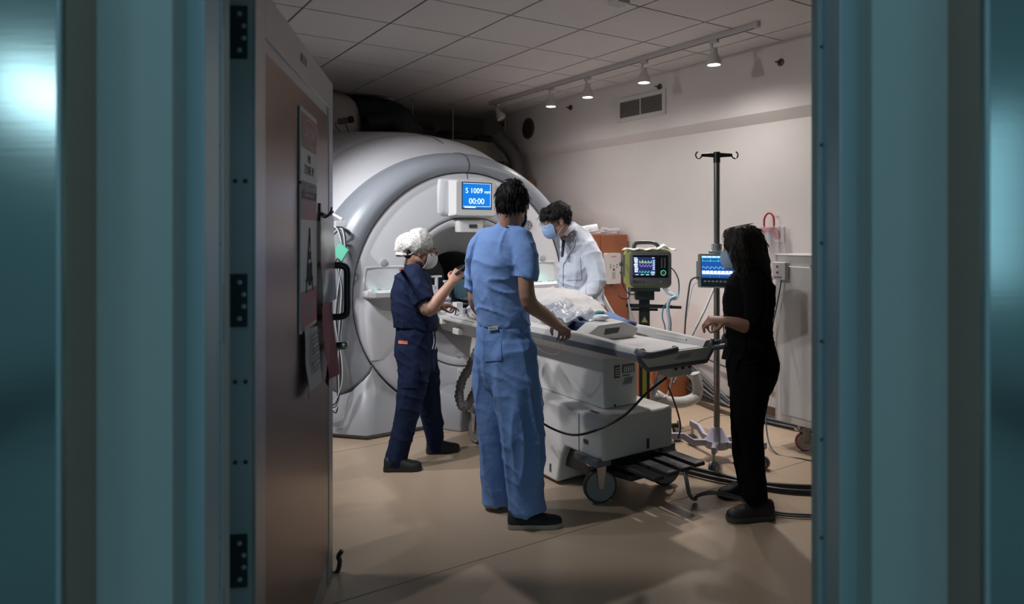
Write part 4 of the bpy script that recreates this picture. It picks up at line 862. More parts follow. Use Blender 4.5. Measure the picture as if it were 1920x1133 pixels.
# ================================================================== grey cabinet on casters
Mcabi = mat('cabinet_grey', (0.52, 0.50, 0.48), 0.5, bump=0.02, bscale=150)
gc_ = empty('equipment_cabinet', L(1.65, -2.4, 0), TH, label='pale grey metal cabinet on red wheels by the right wall', cat='cabinet')
cs, ck0, ck1, cz0, cz1 = 1.40, -2.95, -1.873, 0.177, 1.322
b = MB(); b.lbox(cs, cs+0.46, ck0, ck1, cz0, cz1-0.004); b.build('body', Mcabi, gc_, bevel=0.006)
b = MB(); b.lbox(cs-0.004, cs+0.465, ck0-0.005, ck1+0.004, cz1-0.004, cz1+0.006); b.build('top_lid', Mcabi, gc_, bevel=0.002)
b = MB(); b.lbox(cs-0.014, cs-0.001, ck0+0.05, ck1-0.045, cz0+0.055, cz1-0.075); dr = b.build('door', Mcabi, gc_, bevel=0.004)
b = MB(); c = L(cs-0.014, -2.17, 1.255); b.lathe(c, -U, [(0.017, 0), (0.017, 0.006), (0.012, 0.008), (0.001, 0.008)], 20, cap=False); b.build('lock', Mmetal, dr, smooth=True)
for k_ in (-2.76, -2.04):
    for s_ in (cs+0.04, cs+0.40): caster(L(s_, k_, 0), 0.062, 0.034, -U*0.5-V*0.86, gc_, lead=0.03, mw=mat('wheel_white', (0.5, 0.47, 0.45), 0.4), mt=mat('tyre_red', (0.16, 0.03, 0.03), 0.5))
cbx = empty('switch_box', L(cs-0.03, -1.95, 1.17), TH, label='small grey box with two red buttons on the cabinet corner', cat='switch box')
b = MB(); b.lbox(cs-0.060, cs-0.015, -1.995, -1.895, 1.155, 1.275); b.build('housing', Mcabi, cbx, bevel=0.004)
for i, z_ in enumerate((1.245, 1.205)):
    b = MB(); b.lathe(L(cs-0.060, -1.935, z_), -U, [(0.009, 0), (0.009, 0.003), (0.001, 0.004)], 16, cap=False); b.build('red_button', mat('button_red', (0.22, 0.02, 0.02), 0.4), cbx)
b = MB(); b.obox(L(cs-0.0605, -1.94, 1.172), V, U, Z, 0.03, 0.0006, 0.005); b.build('name_strip', mat('strip_blue', (0.12, 0.14, 0.22), 0.5), cbx)
cable('cabinet_cord', [L(cs-0.05, -1.96, 1.155), L(cs-0.05, -1.94, 1.05), L(cs-0.04, -1.87, 0.75), L(cs-0.04, -1.84, 0.40), L(cs-0.10, -1.88, 0.12), L(cs-0.16, -2.0, 0.006), L(cs-0.10, -2.2, 0.006), L(cs-0.05, -2.5, 0.006)], 0.005, Mgcab, 'thin cord hanging from the switch box to the floor')
# red handled regulator wrapped in clear plastic on the wall
rp0 = L(SW-0.05, 0, 0)
def WP(px, py, off=0.0):
    t = (px-960)/F0; cst = Vector((-0.367, 5.589, 0)).dot(U)+SW-off; d = cst/(t*CT+ST); return P(px, py, d)
Mred = mat('gloss_red', (0.42, 0.015, 0.03), 0.35)
rg = empty('red_regulator', WP(1443, 455, 0.0), label='red looped handle fitting on the wall behind the black-clothed woman', cat='wall fitting')
b = MB(); b.obox(WP(1455, 440, 0.012), U, V, Z, 0.010, 0.07, 0.06); b.build('wall_plate', Mwhite, rg, bevel=0.004)
b = MB(); b.tube(curve([WP(1433, 428, 0.07), WP(1433, 412, 0.08), WP(1437, 403, 0.085), WP(1442, 400, 0.085), WP(1448, 403, 0.085), WP(1451, 412, 0.08), WP(1451, 432, 0.06)], 7), 0.0075, 10); b.build('loop_handle', Mred, rg, smooth=True)
b = MB(); b.obox(WP(1440, 430, 0.055), U, V, Z, 0.025, 0.055, 0.014); b.cyl(WP(1453, 432, 0.05), WP(1458, 448, 0.03), 0.02); b.cyl(WP(1434, 432, 0.05), WP(1434, 455, 0.05), 0.016); b.build('red_body', Mred, rg, bevel=0.003)
b = MB(); b.cyl(WP(1440, 435, 0.05), WP(1440, 470, 0.05), 0.028, n=16); b.build('clear_bottle', Mbag, rg, smooth=True, angle=50)
def drape(name, c, top, bot, h, m, label, cat, n=28, nv=10, amp=0.012, seed=0, dirs=(U, V), fold=9):
    b = MB(); R = []
    for j in range(nv+1):
        t = j/nv; row = []
        for i in range(n):
            a = 2*math.pi*i/n; rr = [top[q]+(bot[q]-top[q])*t for q in (0, 1)]
            w = 1+amp/max(rr)*math.sin(fold*a+seed+t*1.5)+0.15*noise.noise(Vector((math.cos(a)*2, math.sin(a)*2+seed, t*3)))
            row.append(Vector(c)+dirs[0]*(rr[0]*math.cos(a)*w)+dirs[1]*(rr[1]*math.sin(a)*w)-Z*(h*t))
        R.append(row)
    b.rings(R); return b.build(name, m, smooth=True, angle=40, label=label, cat=cat)
Mbag2 = mat('thin_plastic', (0.74, 0.66, 0.69), 0.2, alpha=0.30, bump=0.6, bscale=10)
c = WP(1447, 424, 0.075); drape('plastic_cover', c, (0.06, 0.10), (0.055, 0.13), 0.50, Mbag2, 'clear thin plastic hung over the red wall fitting', 'plastic cover', seed=2)
# ================================================================== wooden cabinets by the wall
Mwood = mat('cherry_wood', (0.33, 0.110, 0.045), 0.45, bump=0.03, bscale=30, stretch=(1, 1, 0.15), var=0.16, vscale=7)
wc = empty('wooden_cabinet', L(1.65, 0.4, 0), TH, label='tall reddish wooden cabinet behind the white-coated man', cat='cabinet')
b = MB(); b.lbox(1.40, 1.91, 0.18, 0.75, 0.0, 1.448); b.build('carcass', Mwood, wc, bevel=0.004)
b = MB(); b.lbox(1.57, 1.895, 0.168, 0.179, 0.08, 1.44); b.build('door', Mwood, wc, bevel=0.002)
lw = empty('low_cabinet', L(1.64, -0.45, 0), TH, label='low reddish wooden box unit on the floor near the wall cables', cat='cabinet')
b = MB(); b.lbox(1.42, 1.90, -0.67, -0.15, 0.0, 0.52); b.build('carcass', Mwood, lw, bevel=0.004)
b = MB(); b.lbox(1.44, 1.88, -0.682, -0.671, 0.05, 0.50); b.build('door', Mwood, lw, bevel=0.002)
b = MB(); b.lbox(1.56, 1.66, -0.70, -0.683, 0.22, 0.30); b.build('wooden_block', Mwood, lw, bevel=0.002)
fw_ = empty('far_cabinet', L(1.64, 1.9, 0), TH, label='tall orange-brown cabinet just showing past the scanner ring', cat='cabinet')
b = MB(); b.lbox(1.50, 1.91, 1.75, 2.2, 0.0, 2.08); b.build('carcass', Mwood, fw_, bevel=0.004)
b = MB(); b.lbox(1.52, 1.895, 1.738, 1.749, 0.08, 2.05); b.build('door', Mwood, fw_, bevel=0.002)
# white controller on the wooden cabinet
wd_ = empty('control_unit', L(1.68, 0.14, 0.97), TH, label='white control unit with small buttons fixed on the wooden cabinet', cat='control unit')
cc_ = L(1.68, 0.167, 1.123)
b = MB(); b.rings([rrect(cc_-V*o_, U, Z, V, 0.090, 0.148, 0.014) for o_ in (0, 0.040, 0.048)]); hh = b.build('housing', mat('cream_white', (0.66, 0.64, 0.62), 0.4), wd_, smooth=True, angle=40)
b = MB(); q_ = cc_-V*0.048
for v_, z_ in ((-0.04, 0.035), (-0.04, 0.012), (0.04, 0.035), (0.04, 0.012), (0, 0.024)): b.lathe(q_+U*v_+Z*z_, -V, [(0.0065, 0), (0.0065, 0.002)], 10)
b.lathe(q_-Z*0.010, -V, [(0.012, 0), (0.012, 0.003)], 14); b.build('buttons', Mblk, hh)
b = MB(); b.obox(q_+Z*0.115, U, V, Z, 0.035, 0.0006, 0.003); b.build('red_lettering', mat('dull_red', (0.3, 0.05, 0.05), 0.5), hh)
b = MB(); b.obox(q_-Z*0.065, U, V, Z, 0.022, 0.0006, 0.035); b.build('notes_label', mat('label_pale', (0.42, 0.42, 0.42), 0.5), hh)
b = MB(); b.cyl(cc_-V*0.025-Z*0.146, cc_-V*0.025-Z*0.162, 0.018); b.build('foot_plug', Mblk, wd_)
crumple('plastic_bag', L(1.80, 0.34, 1.476), (0.10, 0.11, 0.036), Mbag, 'crumpled clear plastic bag on the wooden cabinet, nearer its right edge', 'plastic bag', seed=3)
crumple('plastic_bag', L(1.58, 0.36, 1.481), (0.10, 0.12, 0.042), Mbag, 'crumpled clear plastic bag on the wooden cabinet beside the white roll', 'plastic bag', seed=8)
pa_, pb_ = P(1092, 437, 6.75), P(1114, 430, 6.75); pa_.z = pb_.z = 1.449+0.040; pb_.z += 0.02
b = MB(); b.lathe(pa_, (pb_-pa_).normalized(), [(0.012, 0), (0.040, 0.0), (0.040, 0.15), (0.012, 0.15)], 24); b.build('paper_roll', mat('paper_white', (0.7, 0.7, 0.7), 0.7), smooth=True, angle=40, label='white paper roll lying atop the wooden cabinet by the man in white', cat='paper roll')
b = MB(); b.tube([P(1126, 548, 5.3), P(1140, 575, 5.2), P(1160, 608, 5.1), P(1168, 628, 5.05)], [(0.022, 0.010)]*4, 10); b.build('white_strap', Mwcab, smooth=True, angle=60, label='broad white hose slanting down behind the white coat', cat='hose')
# ================================================================== cables on the floor and along the wall
rr_ = random.Random(5)
cbn = empty('cable_bundle', L(1.9, -1.4, 0), TH, label='bundle of dark cables sloping down along the wall base', cat='cables')
for i in range(9):
    z0 = 0.30-0.028*i; s_ = 1.925-0.011*(i % 3)
    sg2 = 1.84-0.022*(i % 4); zf = 0.012+0.018*(i//3)
    b = MB(); b.tube(curve([L(sg2+0.01, -0.70, z0+0.02), L(sg2+0.01, -0.84, z0*0.80), L(sg2-0.03, -1.02, z0*0.48+0.02), L(sg2-0.04, -1.22, z0*0.22+zf), L(sg2+0.0, -1.48, zf), L(sg2+0.035, -1.76, zf), L(1.905-0.02*(i % 3), -2.05, zf), L(1.905-0.02*(i % 3), -2.8, zf)], 10), 0.0095, 10); b.build('cable', Mcab if i % 3 else Mgcab, cbn, smooth=True, angle=60)
cable('strung_lead', [L(1.918, -0.70, 0.40), L(1.918, -1.1, 0.33), L(1.918, -1.6, 0.27), L(1.918, -2.2, 0.20)], 0.006, Mcab, 'single black lead strung along the wall above the cable bundle')
ribbed('white_duct', [P(1302, 700, 5.2), P(1308, 722, 5.2), P(1306, 742, 5.2), P(1290, 752, 5.15), P(1270, 755, 5.1), P(1248, 752, 5.05), P(1232, 742, 5.0)], 0.040, mat('duct_cloth', (0.42, 0.42, 0.40), 0.8, bump=0.3, bscale=30), 'thick off-white sleeved hose curving on the floor behind the table', amp=0.05)
def FP(px, py, z=0.0): return P(px, py, F0*(CAMZ-z)/(py-Y0))
for i, off in enumerate((0, 9)):
    cable('floor_cable', [FP(1240, 862+off, 0.02), FP(1290, 876+off, 0.02), FP(1340, 888+off, 0.02), FP(1400, 903+off*0.6, 0.016), FP(1470, 911+off, 0.016), FP(1560, 914+off*1.2, 0.016), FP(1640, 912+off*1.5, 0.016)], 0.014, Mcab, ('thick black floor cable, the one nearer the wall', 'thick black floor cable, the one nearer the doorway')[i], group='two thick black cables on the floor')
pcd = empty('pedal_cords', FP(1400, 938), label='pair of grey cords running over the floor from the pedals', cat='cable')
for i, off in enumerate((0, 4)):
    b = MB(); b.tube(curve([P(1282+off, 882, 3.72), P(1286+off, 905, 3.66), P(1291+off, 928, 3.66), FP(1300+off, 938, 0.012), P(1304+off, 932, 3.75), P(1320, 924+off, 3.72), P(1345, 923+off, 3.70), FP(1395, 936+off, 0.02), FP(1440, 954+off, 0.01), FP(1470, 963+off, 0.01), FP(1560, 967+off, 0.01), FP(1640, 968+off, 0.01)], 10), 0.0055, 10); b.build('cord', Mgcab, pcd, smooth=True, angle=60)
# faint cable ring lying further back
cable('thin_floor_wire', [FP(1290, 838, 0.004), FP(1300, 800, 0.004), FP(1330, 783, 0.004), FP(1370, 779, 0.004), FP(1420, 783, 0.004)], 0.002, mat('beige_wire', (0.25, 0.18, 0.12), 0.6), 'thin beige wire arcing on the floor behind the steel pole')
# lines hanging beside the door's free edge, in front of the scanner
hk2 = P(628, 425, 4.6)
rr_ = random.Random(11)
hl = empty('hanging_leads', P(636, 760, 4.86), label='bunch of white and black leads with a mint tag by the door handle', cat='cables')
for i, m_ in enumerate((Mwcab, Mcab, Mgcab, Mwcab, Mcab)):
    b = MB(); b.tube(curve([P(622, 424+5*i, 4.90), P(632+3*i, 430, 4.88), P(640+2*i, 455+6*i, 4.86), P(642+(-3*i), 490, 4.86), P(634+2*i, 540, 4.86), P(628+3*i, 600, 4.86), P(640-2*i, 670, 4.86), P(641-2*i, 715+7*i, 4.86), P(630, 750+6*i, 4.86), P(612, 760, 4.88)], 10), 0.0045, 8); b.build('lead', m_, hl, smooth=True, angle=60)
b = MB(); R = [P(px, py, 4.80) for px, py in ((636, 456), (652, 470), (640, 490), (624, 474))]
b.prism(R, Vector((0.004, 0.03, 0.0))); b.build('cloth_tag', mat('mint_green', (0.16, 0.62, 0.42), 0.6), hl, label='mint green cloth tag')
b = MB(); b.tube([P(606, 392, 5.0), P(642, 412, 4.93)], 0.012, 8); b.obox(P(637, 420, 4.92), U, V, Z, 0.04, 0.03, 0.02); b.build('cable_bracket', mat('scanner_white', (0.66, 0.66, 0.69)), bevel=0.003, label='grey bracket arm holding the hanging leads at the scanner\'s left', cat='bracket')

# ================================================================== behind the scanner: shelf, ducts, rods
Mbeam = mat('shelf_beige', (0.20, 0.19, 0.155), 0.7)
st = empty('hanging_shelf', L(0.9, 2.3, 2.3), TH, label='beige ledge hung on thin rods above the scanner\'s far side', cat='shelf')
b = MB(); b.lbox(0.2, 1.72, 2.05, 2.35, 2.36, 2.47); b.lbox(0.2, 1.72, 2.0, 2.05, 2.30, 2.52); b.build('ledge', Mbeam, st, bevel=0.004)
for s_ in (0.45, 0.95, 1.65):
    b = MB(); b.cyl(L(s_, 2.02, 2.22 if s_ > 1.6 else 2.50), L(s_, 2.02, HC-0.001), 0.007, n=8); b.build('rod', mat('rod_grey', (0.30, 0.28, 0.25), 0.4, 0.5), st)
for i, (s_, z_, r_) in enumerate(((0.55, 2.60, 0.10), (1.0, 2.56, 0.07), (1.4, 2.55, 0.06))):
    crumple('dark_bundle', L(s_, 2.22, z_), (0.26, 0.13, r_), mat('dark_cloth', (0.02, 0.02, 0.022), 0.8), ('black bundled cable heap on the ledge nearest the turret', 'black bundled cable heap midway along the ledge', 'black bundled cable heap at the ledge\'s wall end')[i], 'bundle', seed=20+i)
for i, (a, r_) in enumerate((((P(660, 205, 7.4), P(700, 208, 7.4), P(745, 222, 7.45), P(775, 262, 7.5)), 0.15), ((P(690, 232, 7.2), P(730, 228, 7.25), P(752, 240, 7.25), P(760, 280, 7.25)), 0.10))):
    ribbed('black_duct', list(a), r_, mat('duct_black', (0.022, 0.022, 0.024), 0.6), ('wide black duct arching over the scanner from the turret', 'smaller black duct in front of the wide one above the scanner')[i], amp=0.03, cat='duct')
ribbed('corrugated_duct', [P(930, 252, 7.9), P(942, 266, 7.9), P(958, 283, 7.9), P(968, 305, 7.9), P(971, 335, 7.9), P(970, 380, 7.9)], 0.085, mat('duct_dark', (0.05, 0.045, 0.045), 0.6), 'dark corrugated duct curving down beside the soffit end', amp=0.06, n=20, cat='duct')
rb = empty('file_rack', L(1.25, 1.9, 2.0), TH, label='rack of dark and pale folders under the ledge by the wall', cat='rack')
b = MB(); b.lbox(0.95, 1.62, 2.07, 2.30, 2.10, 2.13); b.lbox(0.95, 1.62, 2.07, 2.30, 2.26, 2.28); b.lbox(1.60, 1.64, 2.07, 2.30, 2.02, 2.30); b.build('frame', Mdark, rb)
for i in range(9):
    b = MB(); b.obox(L(1.02+0.062*i, 2.18, 2.195), (U+Z*0.12).normalized(), V, (Z-U*0.12).normalized(), 0.008+0.006*(i % 3), 0.09, 0.055); b.build('folder', Mdark if i % 3 else mat('folder_pale', (0.35, 0.33, 0.3), 0.6), rb)

# ================================================================== people
from mathutils.bvhtree import BVHTree
def patch(name, obj, quad, m, parent, off=0.004, nx=10, ny=10, d0=None, thick=0.003, **kw):
    """flat cloth piece (pocket, label, lapel) sewn onto a garment: follows its surface seen at the four corners"""
    Mt = WM[obj.name]; me = obj.data
    bv = BVHTree.FromPolygons([Mt @ v.co for v in me.vertices], [tuple(p.vertices) for p in me.polygons])
    o = Vector((0, 0, CAMZ)); R = []; last = d0
    for j in range(ny+1):
        row = []
        for i in range(nx+1):
            u_, v_ = i/nx, j/ny
            px = (quad[0][0]*(1-u_)+quad[1][0]*u_)*(1-v_)+(quad[3][0]*(1-u_)+quad[2][0]*u_)*v_
            py = (quad[0][1]*(1-u_)+quad[1][1]*u_)*(1-v_)+(quad[3][1]*(1-u_)+quad[2][1]*u_)*v_
            d = (P(px, py, 1.0)-o).normalized(); h = bv.ray_cast(o, d)
            if h[0] is not None:
                n = h[1] if h[1].dot(d) < 0 else -h[1]; p = h[0]+n*off; last = (h[0]-o).length
            else: p = o+d*((last or 4.0)-off)
            row.append(p)
        R.append(row)
    n0 = nx+1; fr = [p for r in R for p in r]; bk = [p+(p-o).normalized()*thick for p in fr]; N = len(fr)
    fs = [(j*n0+i, j*n0+i+1, (j+1)*n0+i+1, (j+1)*n0+i) for j in range(ny) for i in range(nx)]
    ed = [(i, i+1) for i in range(nx)]+[(j*n0+nx, (j+1)*n0+nx) for j in range(ny)]+[(ny*n0+i+1, ny*n0+i) for i in range(nx)]+[((j+1)*n0, j*n0) for j in range(ny)]
    b = MB(); b.add(fr+bk, fs+[tuple(x+N for x in q)[::-1] for q in fs]+[(q[1], q[0], q[0]+N, q[1]+N) for q in ed])
    return b.build(name, m, parent, smooth=True, angle=50, **kw)
def limb(b, pts, rad, side=None, n=18, sm=4, c0=True, c1=True):
    """rounded tapering limb through pts; rad: r or (a, b) per point, a along side"""
    k = len(pts); P_ = curve(pts, sm) if k > 2 else [Vector(pts[0]).lerp(Vector(pts[1]), i/sm) for i in range(sm+1)]
    rr = [r if isinstance(r, (tuple, list)) else (r, r) for r in rad]; R_ = []
    for i in range(len(P_)):
        q = i/(len(P_)-1)*(k-1); j = min(int(q), k-2); f = q-j
        R_.append((rr[j][0]*(1-f)+rr[j+1][0]*f, rr[j][1]*(1-f)+rr[j+1][1]*f))
    if c0:
        d = (P_[0]-P_[1]).normalized(); m = min(R_[0]); p0 = P_[0]; r0 = R_[0]
        for a in (30, 60, 82): P_.insert(0, p0+d*(m*math.sin(ang(a)))); R_.insert(0, (r0[0]*math.cos(ang(a)), r0[1]*math.cos(ang(a))))
    if c1:
        d = (P_[-1]-P_[-2]).normalized(); m = min(R_[-1]); p0 = P_[-1]; r0 = R_[-1]
        for a in (30, 60, 82): P_.append(p0+d*(m*math.sin(ang(a)))); R_.append((r0[0]*math.cos(ang(a)), r0[1]*math.cos(ang(a))))
    b.tube(P_, R_, n, side=side); return b
def blob(b, name, m, parent, voxel=0.008, smooth=5, fold=None, seed=0, **kw):
    """fuse the shapes in b into one continuous skin"""
    me = bpy.data.meshes.new('t'); me.from_pydata([tuple(v) for v in b.v], [], b.f)
    bm = bmesh.new(); bm.from_mesh(me); bmesh.ops.recalc_face_normals(bm, faces=bm.faces); bm.to_mesh(me); bm.free()
    o = bpy.data.objects.new('t', me); COL.objects.link(o)
    r = o.modifiers.new('r', 'REMESH'); r.mode = 'VOXEL'; r.voxel_size = voxel; r.adaptivity = 0
    s = o.modifiers.new('s', 'SMOOTH'); s.factor = 0.5; s.iterations = smooth
    dg = bpy.context.evaluated_depsgraph_get(); dg.update()
    me2 = bpy.data.meshes.new_from_object(o.evaluated_get(dg)); bpy.data.objects.remove(o); bpy.data.meshes.remove(me)
    if fold:
        nv = len(me2.vertices); co = np.empty(nv*3); no = np.empty(nv*3)
        me2.vertices.foreach_get('co', co); me2.vertices.foreach_get('normal', no); co = co.reshape(-1, 3); no = no.reshape(-1, 3)
        dsp = np.array([fold(Vector(co[i]), Vector(no[i]), seed) for i in range(nv)])
        co = co+no*dsp[:, None]; me2.vertices.foreach_set('co', co.ravel())
    inv = WM[parent.name].inverted(); me2.transform(inv); me2.materials.clear(); me2.materials.append(m)
    me2.polygons.foreach_set('use_smooth', [True]*len(me2.polygons)); me2.name = name
    ob = bpy.data.objects.new(name, me2); COL.objects.link(ob); ob.parent = parent; WM[ob.name] = WM[parent.name]
    return tag(ob, **kw)
def ridge(p): return 1-abs(noise.noise(p))*2
def foldfn(amp, sx=11, sz=4, cross=0.5, cx=6, czz=22):
    def f(p, n, seed):
        o = Vector((seed*3.7, seed*1.3, seed*0.7))
        w = noise.noise(p*2.5+o)*0.25
        v = ridge(Vector(((p.x+w*0.3)*sx, (p.y+w*0.3)*sx, p.z*sz))+o)**3
        c = ridge(Vector((p.x*cx, p.y*cx, (p.z+p.x*0.35+w*0.25)*czz))+o*2)**3
        g = 0.5+0.5*noise.noise(p*3.2+o*5)
        return amp*(v*(1-cross)+c*cross*g*1.6-0.3)
    return f
def vdir(a, b): return (Vector(b)-Vector(a)).normalized()
def hand(b, wrist, dr, palm, curls=(35, 40, 45, 50), thumb=1, sc=1.0, tcurl=20, spread=1.0, pinch=0.0):
    """dr: towards the knuckles; palm: out of the palm; thumb=+1/-1 says which side carries it"""
    dr = Vector(dr).normalized(); palm = Vector(palm); palm = (palm-dr*palm.dot(dr)).normalized(); ac = dr.cross(palm)*thumb   # across, towards the thumb
    w = Vector(wrist); kn = w+dr*(0.088*sc)
    limb(b, [w-dr*0.02, w+dr*(0.03*sc), kn+dr*0.002], [(0.027*sc, 0.019*sc), (0.036*sc, 0.0165*sc), (0.041*sc, 0.0135*sc)], side=ac)
    limb(b, [w+dr*(0.025*sc)+ac*0.014*sc+palm*0.008*sc, w+dr*(0.055*sc)+ac*0.022*sc+palm*0.010*sc], [0.016*sc, 0.013*sc], n=10)
    for i, (L1, L2, L3, off) in enumerate(((0.040, 0.024, 0.021, 0.031), (0.044, 0.028, 0.023, 0.0105), (0.041, 0.026, 0.022, -0.0105), (0.033, 0.020, 0.019, -0.030))):
        p0 = kn+ac*(off*sc)-dr*(0.006*sc+0.004*abs(i-1)); c = curls[i]; sp = math.radians((1.2-i)*6*spread)
        d0 = (dr*math.cos(sp)+ac*math.sin(sp))
        pts = [p0-dr*0.01]; a = 0; p = p0; pts.append(p)
        for Ls, f in ((L1, 0.75), (L2, 1.15), (L3, 0.8)):
            a += math.radians(c*f); d = d0*math.cos(a)+palm*math.sin(a); p = p+d*(Ls*sc); pts.append(p)
        limb(b, pts, [0.0095*sc, 0.0093*sc, 0.0085*sc, 0.0078*sc, 0.0066*sc], n=10, sm=3)
    t0 = w+dr*(0.022*sc)+ac*(0.026*sc)+palm*0.004; d1 = (dr*0.62+ac*0.72+palm*(0.35+pinch)).normalized(); d2 = (dr*0.85+ac*(0.35-pinch)+palm*(0.5+pinch*0.6)).normalized(); d3 = (dr*0.95+ac*(0.05-pinch)+palm*0.55).normalized()
    t1 = t0+d1*(0.034*sc); t2 = t1+d2*(0.030*sc); t3 = t2+d3*(0.022*sc)
    limb(b, [t0-d1*0.012, t0, t1, t2, t3], [0.012*sc, 0.0125*sc, 0.0105*sc, 0.0095*sc, 0.0075*sc], n=10, sm=3)
    return kn
def rotm(r, f, u): return Matrix((r, f, u)).transposed()
class Head:
    def __init__(s, c, f, up=(0, 0, 1), sc=1.0):
        s.c = Vector(c); s.f = Vector(f).normalized(); u = Vector(up); s.u = (u-s.f*u.dot(s.f)).normalized(); s.r = s.f.cross(s.u); s.sc = sc; s.R = rotm(s.r, s.f, s.u)
    def p(s, x, y, z): return s.c+(s.r*x+s.f*y+s.u*z)*s.sc
    def e(s, b, x, y, z, rx, ry, rz, n=16): b.ell(s.p(x, y, z), (rx*s.sc, ry*s.sc, rz*s.sc), s.R, n)
    def skin(s, b, neck):
        s.e(b, 0, -0.012, 0.032, 0.073, 0.092, 0.086, 22); s.e(b, 0, 0.028, -0.012, 0.062, 0.066, 0.078, 18)
        s.e(b, 0, 0.040, -0.066, 0.045, 0.046, 0.040); s.e(b, 0, 0.070, -0.092, 0.022, 0.020, 0.018)
        for q in (-1, 1):
            s.e(b, q*0.040, 0.010, -0.055, 0.022, 0.045, 0.030); s.e(b, q*0.034, 0.073, -0.022, 0.022, 0.016, 0.018)
            s.e(b, q*0.030, 0.083, 0.018, 0.024, 0.010, 0.008)
            b.ell(s.p(q*0.076, -0.006, -0.012), (0.0075*s.sc, 0.017*s.sc, 0.030*s.sc), s.R @ Matrix.Rotation(q*0.25, 3, 'Z'), 12)
            s.e(b, q*0.079, -0.002, 0.003, 0.006, 0.012, 0.014, 10); s.e(b, q*0.077, 0.0, -0.034, 0.006, 0.008, 0.009, 8)
            s.e(b, q*0.010, 0.096, -0.030, 0.008, 0.009, 0.007, 8)
        limb(b, [s.p(0, 0.086, 0.014), s.p(0, 0.098, -0.008), s.p(0, 0.108, -0.028)], [0.008*s.sc, 0.010*s.sc, 0.0115*s.sc], n=10)
        s.e(b, 0, 0.088, -0.052, 0.024, 0.012, 0.005, 10); s.e(b, 0, 0.086, -0.062, 0.020, 0.012, 0.006, 10)
        limb(b, [s.p(0, -0.020, -0.045), neck], [(0.056*s.sc, 0.058*s.sc), (0.060*s.sc, 0.058*s.sc)], side=s.r)
    def eyes(s, parent):
        for q in (-1, 1):
            b = MB(); b.ell(s.p(q*0.031, 0.079, 0.003), (0.0125*s.sc,)*3, n=14); e = b.build('eye', mat('eye_white', (0.7, 0.68, 0.65), 0.2), parent, smooth=True, angle=180)
            b = MB(); c = s.p(q*0.031, 0.079, 0.001); d = (s.f-s.u*0.15).normalized(); b.lathe(c+d*0.0105, d, [(0.006, 0), (0.005, 0.0018), (0.001, 0.0024)], 12, cap=False); b.build('iris', mat('iris_dark', (0.03, 0.015, 0.01), 0.15), e, smooth=True)
            b = MB(); limb(b, [s.p(q*0.014, 0.0925, 0.024), s.p(q*0.032, 0.0935, 0.029), s.p(q*0.050, 0.082, 0.023)], [(0.0035, 0.002)]*3, n=8, side=s.u); b.build('eyebrow', mat('brow_dark', (0.02, 0.015, 0.012), 0.8), parent, smooth=True, angle=180)
            b = MB(); limb(b, [s.p(q*0.018, 0.089, 0.008), s.p(q*0.031, 0.0935, 0.0125), s.p(q*0.045, 0.086, 0.006)], [(0.003, 0.003)]*3, n=8); b.build('eyelid', SKIN, parent, smooth=True, angle=180)
    def mask(s, parent, m, lift=0.0, white=False):
        R = []; na, ne = 22, 16
        for j in range(ne+1):
            e = ang(40-115*j/ne); row = []
            for i in range(na+1):
                a = ang(-68+136*i/na); pl = 0.0016*math.sin(j*math.pi*1.0) if white else 0.0022*abs(math.sin(j*0.95))
                x = (0.070+pl)*math.sin(a)*math.cos(e)**0.6 if math.cos(e) > 0 else 0
                y = 0.018+(0.100+pl+lift+(0.012*math.exp(-(a/0.35)**2) if white else 0.004*math.exp(-(a/0.4)**2)))*math.cos(a)*max(0.0, math.cos(e))**0.55
                z = -0.048+(0.068)*math.sin(e)
                row.append(s.p(x, y, z))
            R.append(row)
        n0 = na+1; fr = [p for r in R for p in r]; cen = s.p(0, 0, -0.04); bk = [p+(cen-p).normalized()*0.0035 for p in fr]; N = len(fr)
        fs = [(j*n0+i, j*n0+i+1, (j+1)*n0+i+1, (j+1)*n0+i) for j in range(ne) for i in range(na)]
        fs2 = [tuple(x+N for x in f)[::-1] for f in fs]
        edge = [(i, i+1) for i in range(na)]+[(j*n0+na, (j+1)*n0+na) for j in range(ne)]+[(ne*n0+i+1, ne*n0+i) for i in range(na)][::-1]+[((j+1)*n0, j*n0) for j in range(ne)]
        b = MB(); b.add(fr+bk, fs+fs2+[(q[1], q[0], q[0]+N, q[1]+N) for q in edge]); mk = b.build('face_mask', m, parent, smooth=True, angle=50)
        for q in (-1, 1):
            for z0, z1 in ((-0.012, 0.015), (-0.085, -0.040)):
                b = MB(); b.tube(curve([s.p(q*0.063, 0.046, z0-0.006), s.p(q*0.0765, 0.015, (z0+z1)/2), s.p(q*0.081, -0.018, z1)], 5), 0.0014, 6); b.build('ear_loop', mat('loop_white', (0.6, 0.6, 0.6), 0.6), mk, smooth=True)
        return mk
    def hair_cap(s, parent, m, lo=-0.05, front=0.045, amp=0.006, extra=None, seed=1, name='hair'):
        b = MB(); s.e(b, 0, -0.020, 0.040, 0.083, 0.100, 0.087, 28); s.e(b, 0, -0.055, 0.006, 0.072, 0.055, 0.060, 22)
        s.e(b, 0, 0.055, 0.085, 0.055, 0.035, 0.030, 18)
        for q in (-1, 1): s.e(b, q*0.071, 0.004, 0.030, 0.012, 0.022, 0.034, 12)
        if extra: extra(b, s)
        def f(p, n, sd):
            q = p-s.c; h = Vector((q.dot(s.r), q.dot(s.f), q.dot(s.u)))
            a = math.atan2(h.x, h.y+0.02)
            return amp*(0.6*noise.noise(Vector((a*5, h.z*10, sd)))+0.45*noise.noise(Vector((a*16, h.z*16+h.y*20, sd+4)))+0.45*noise.noise(Vector((h.x*110, h.y*110, h.z*30))))
        hb = blob(b, name, m, parent, 0.005, 3, f, seed)
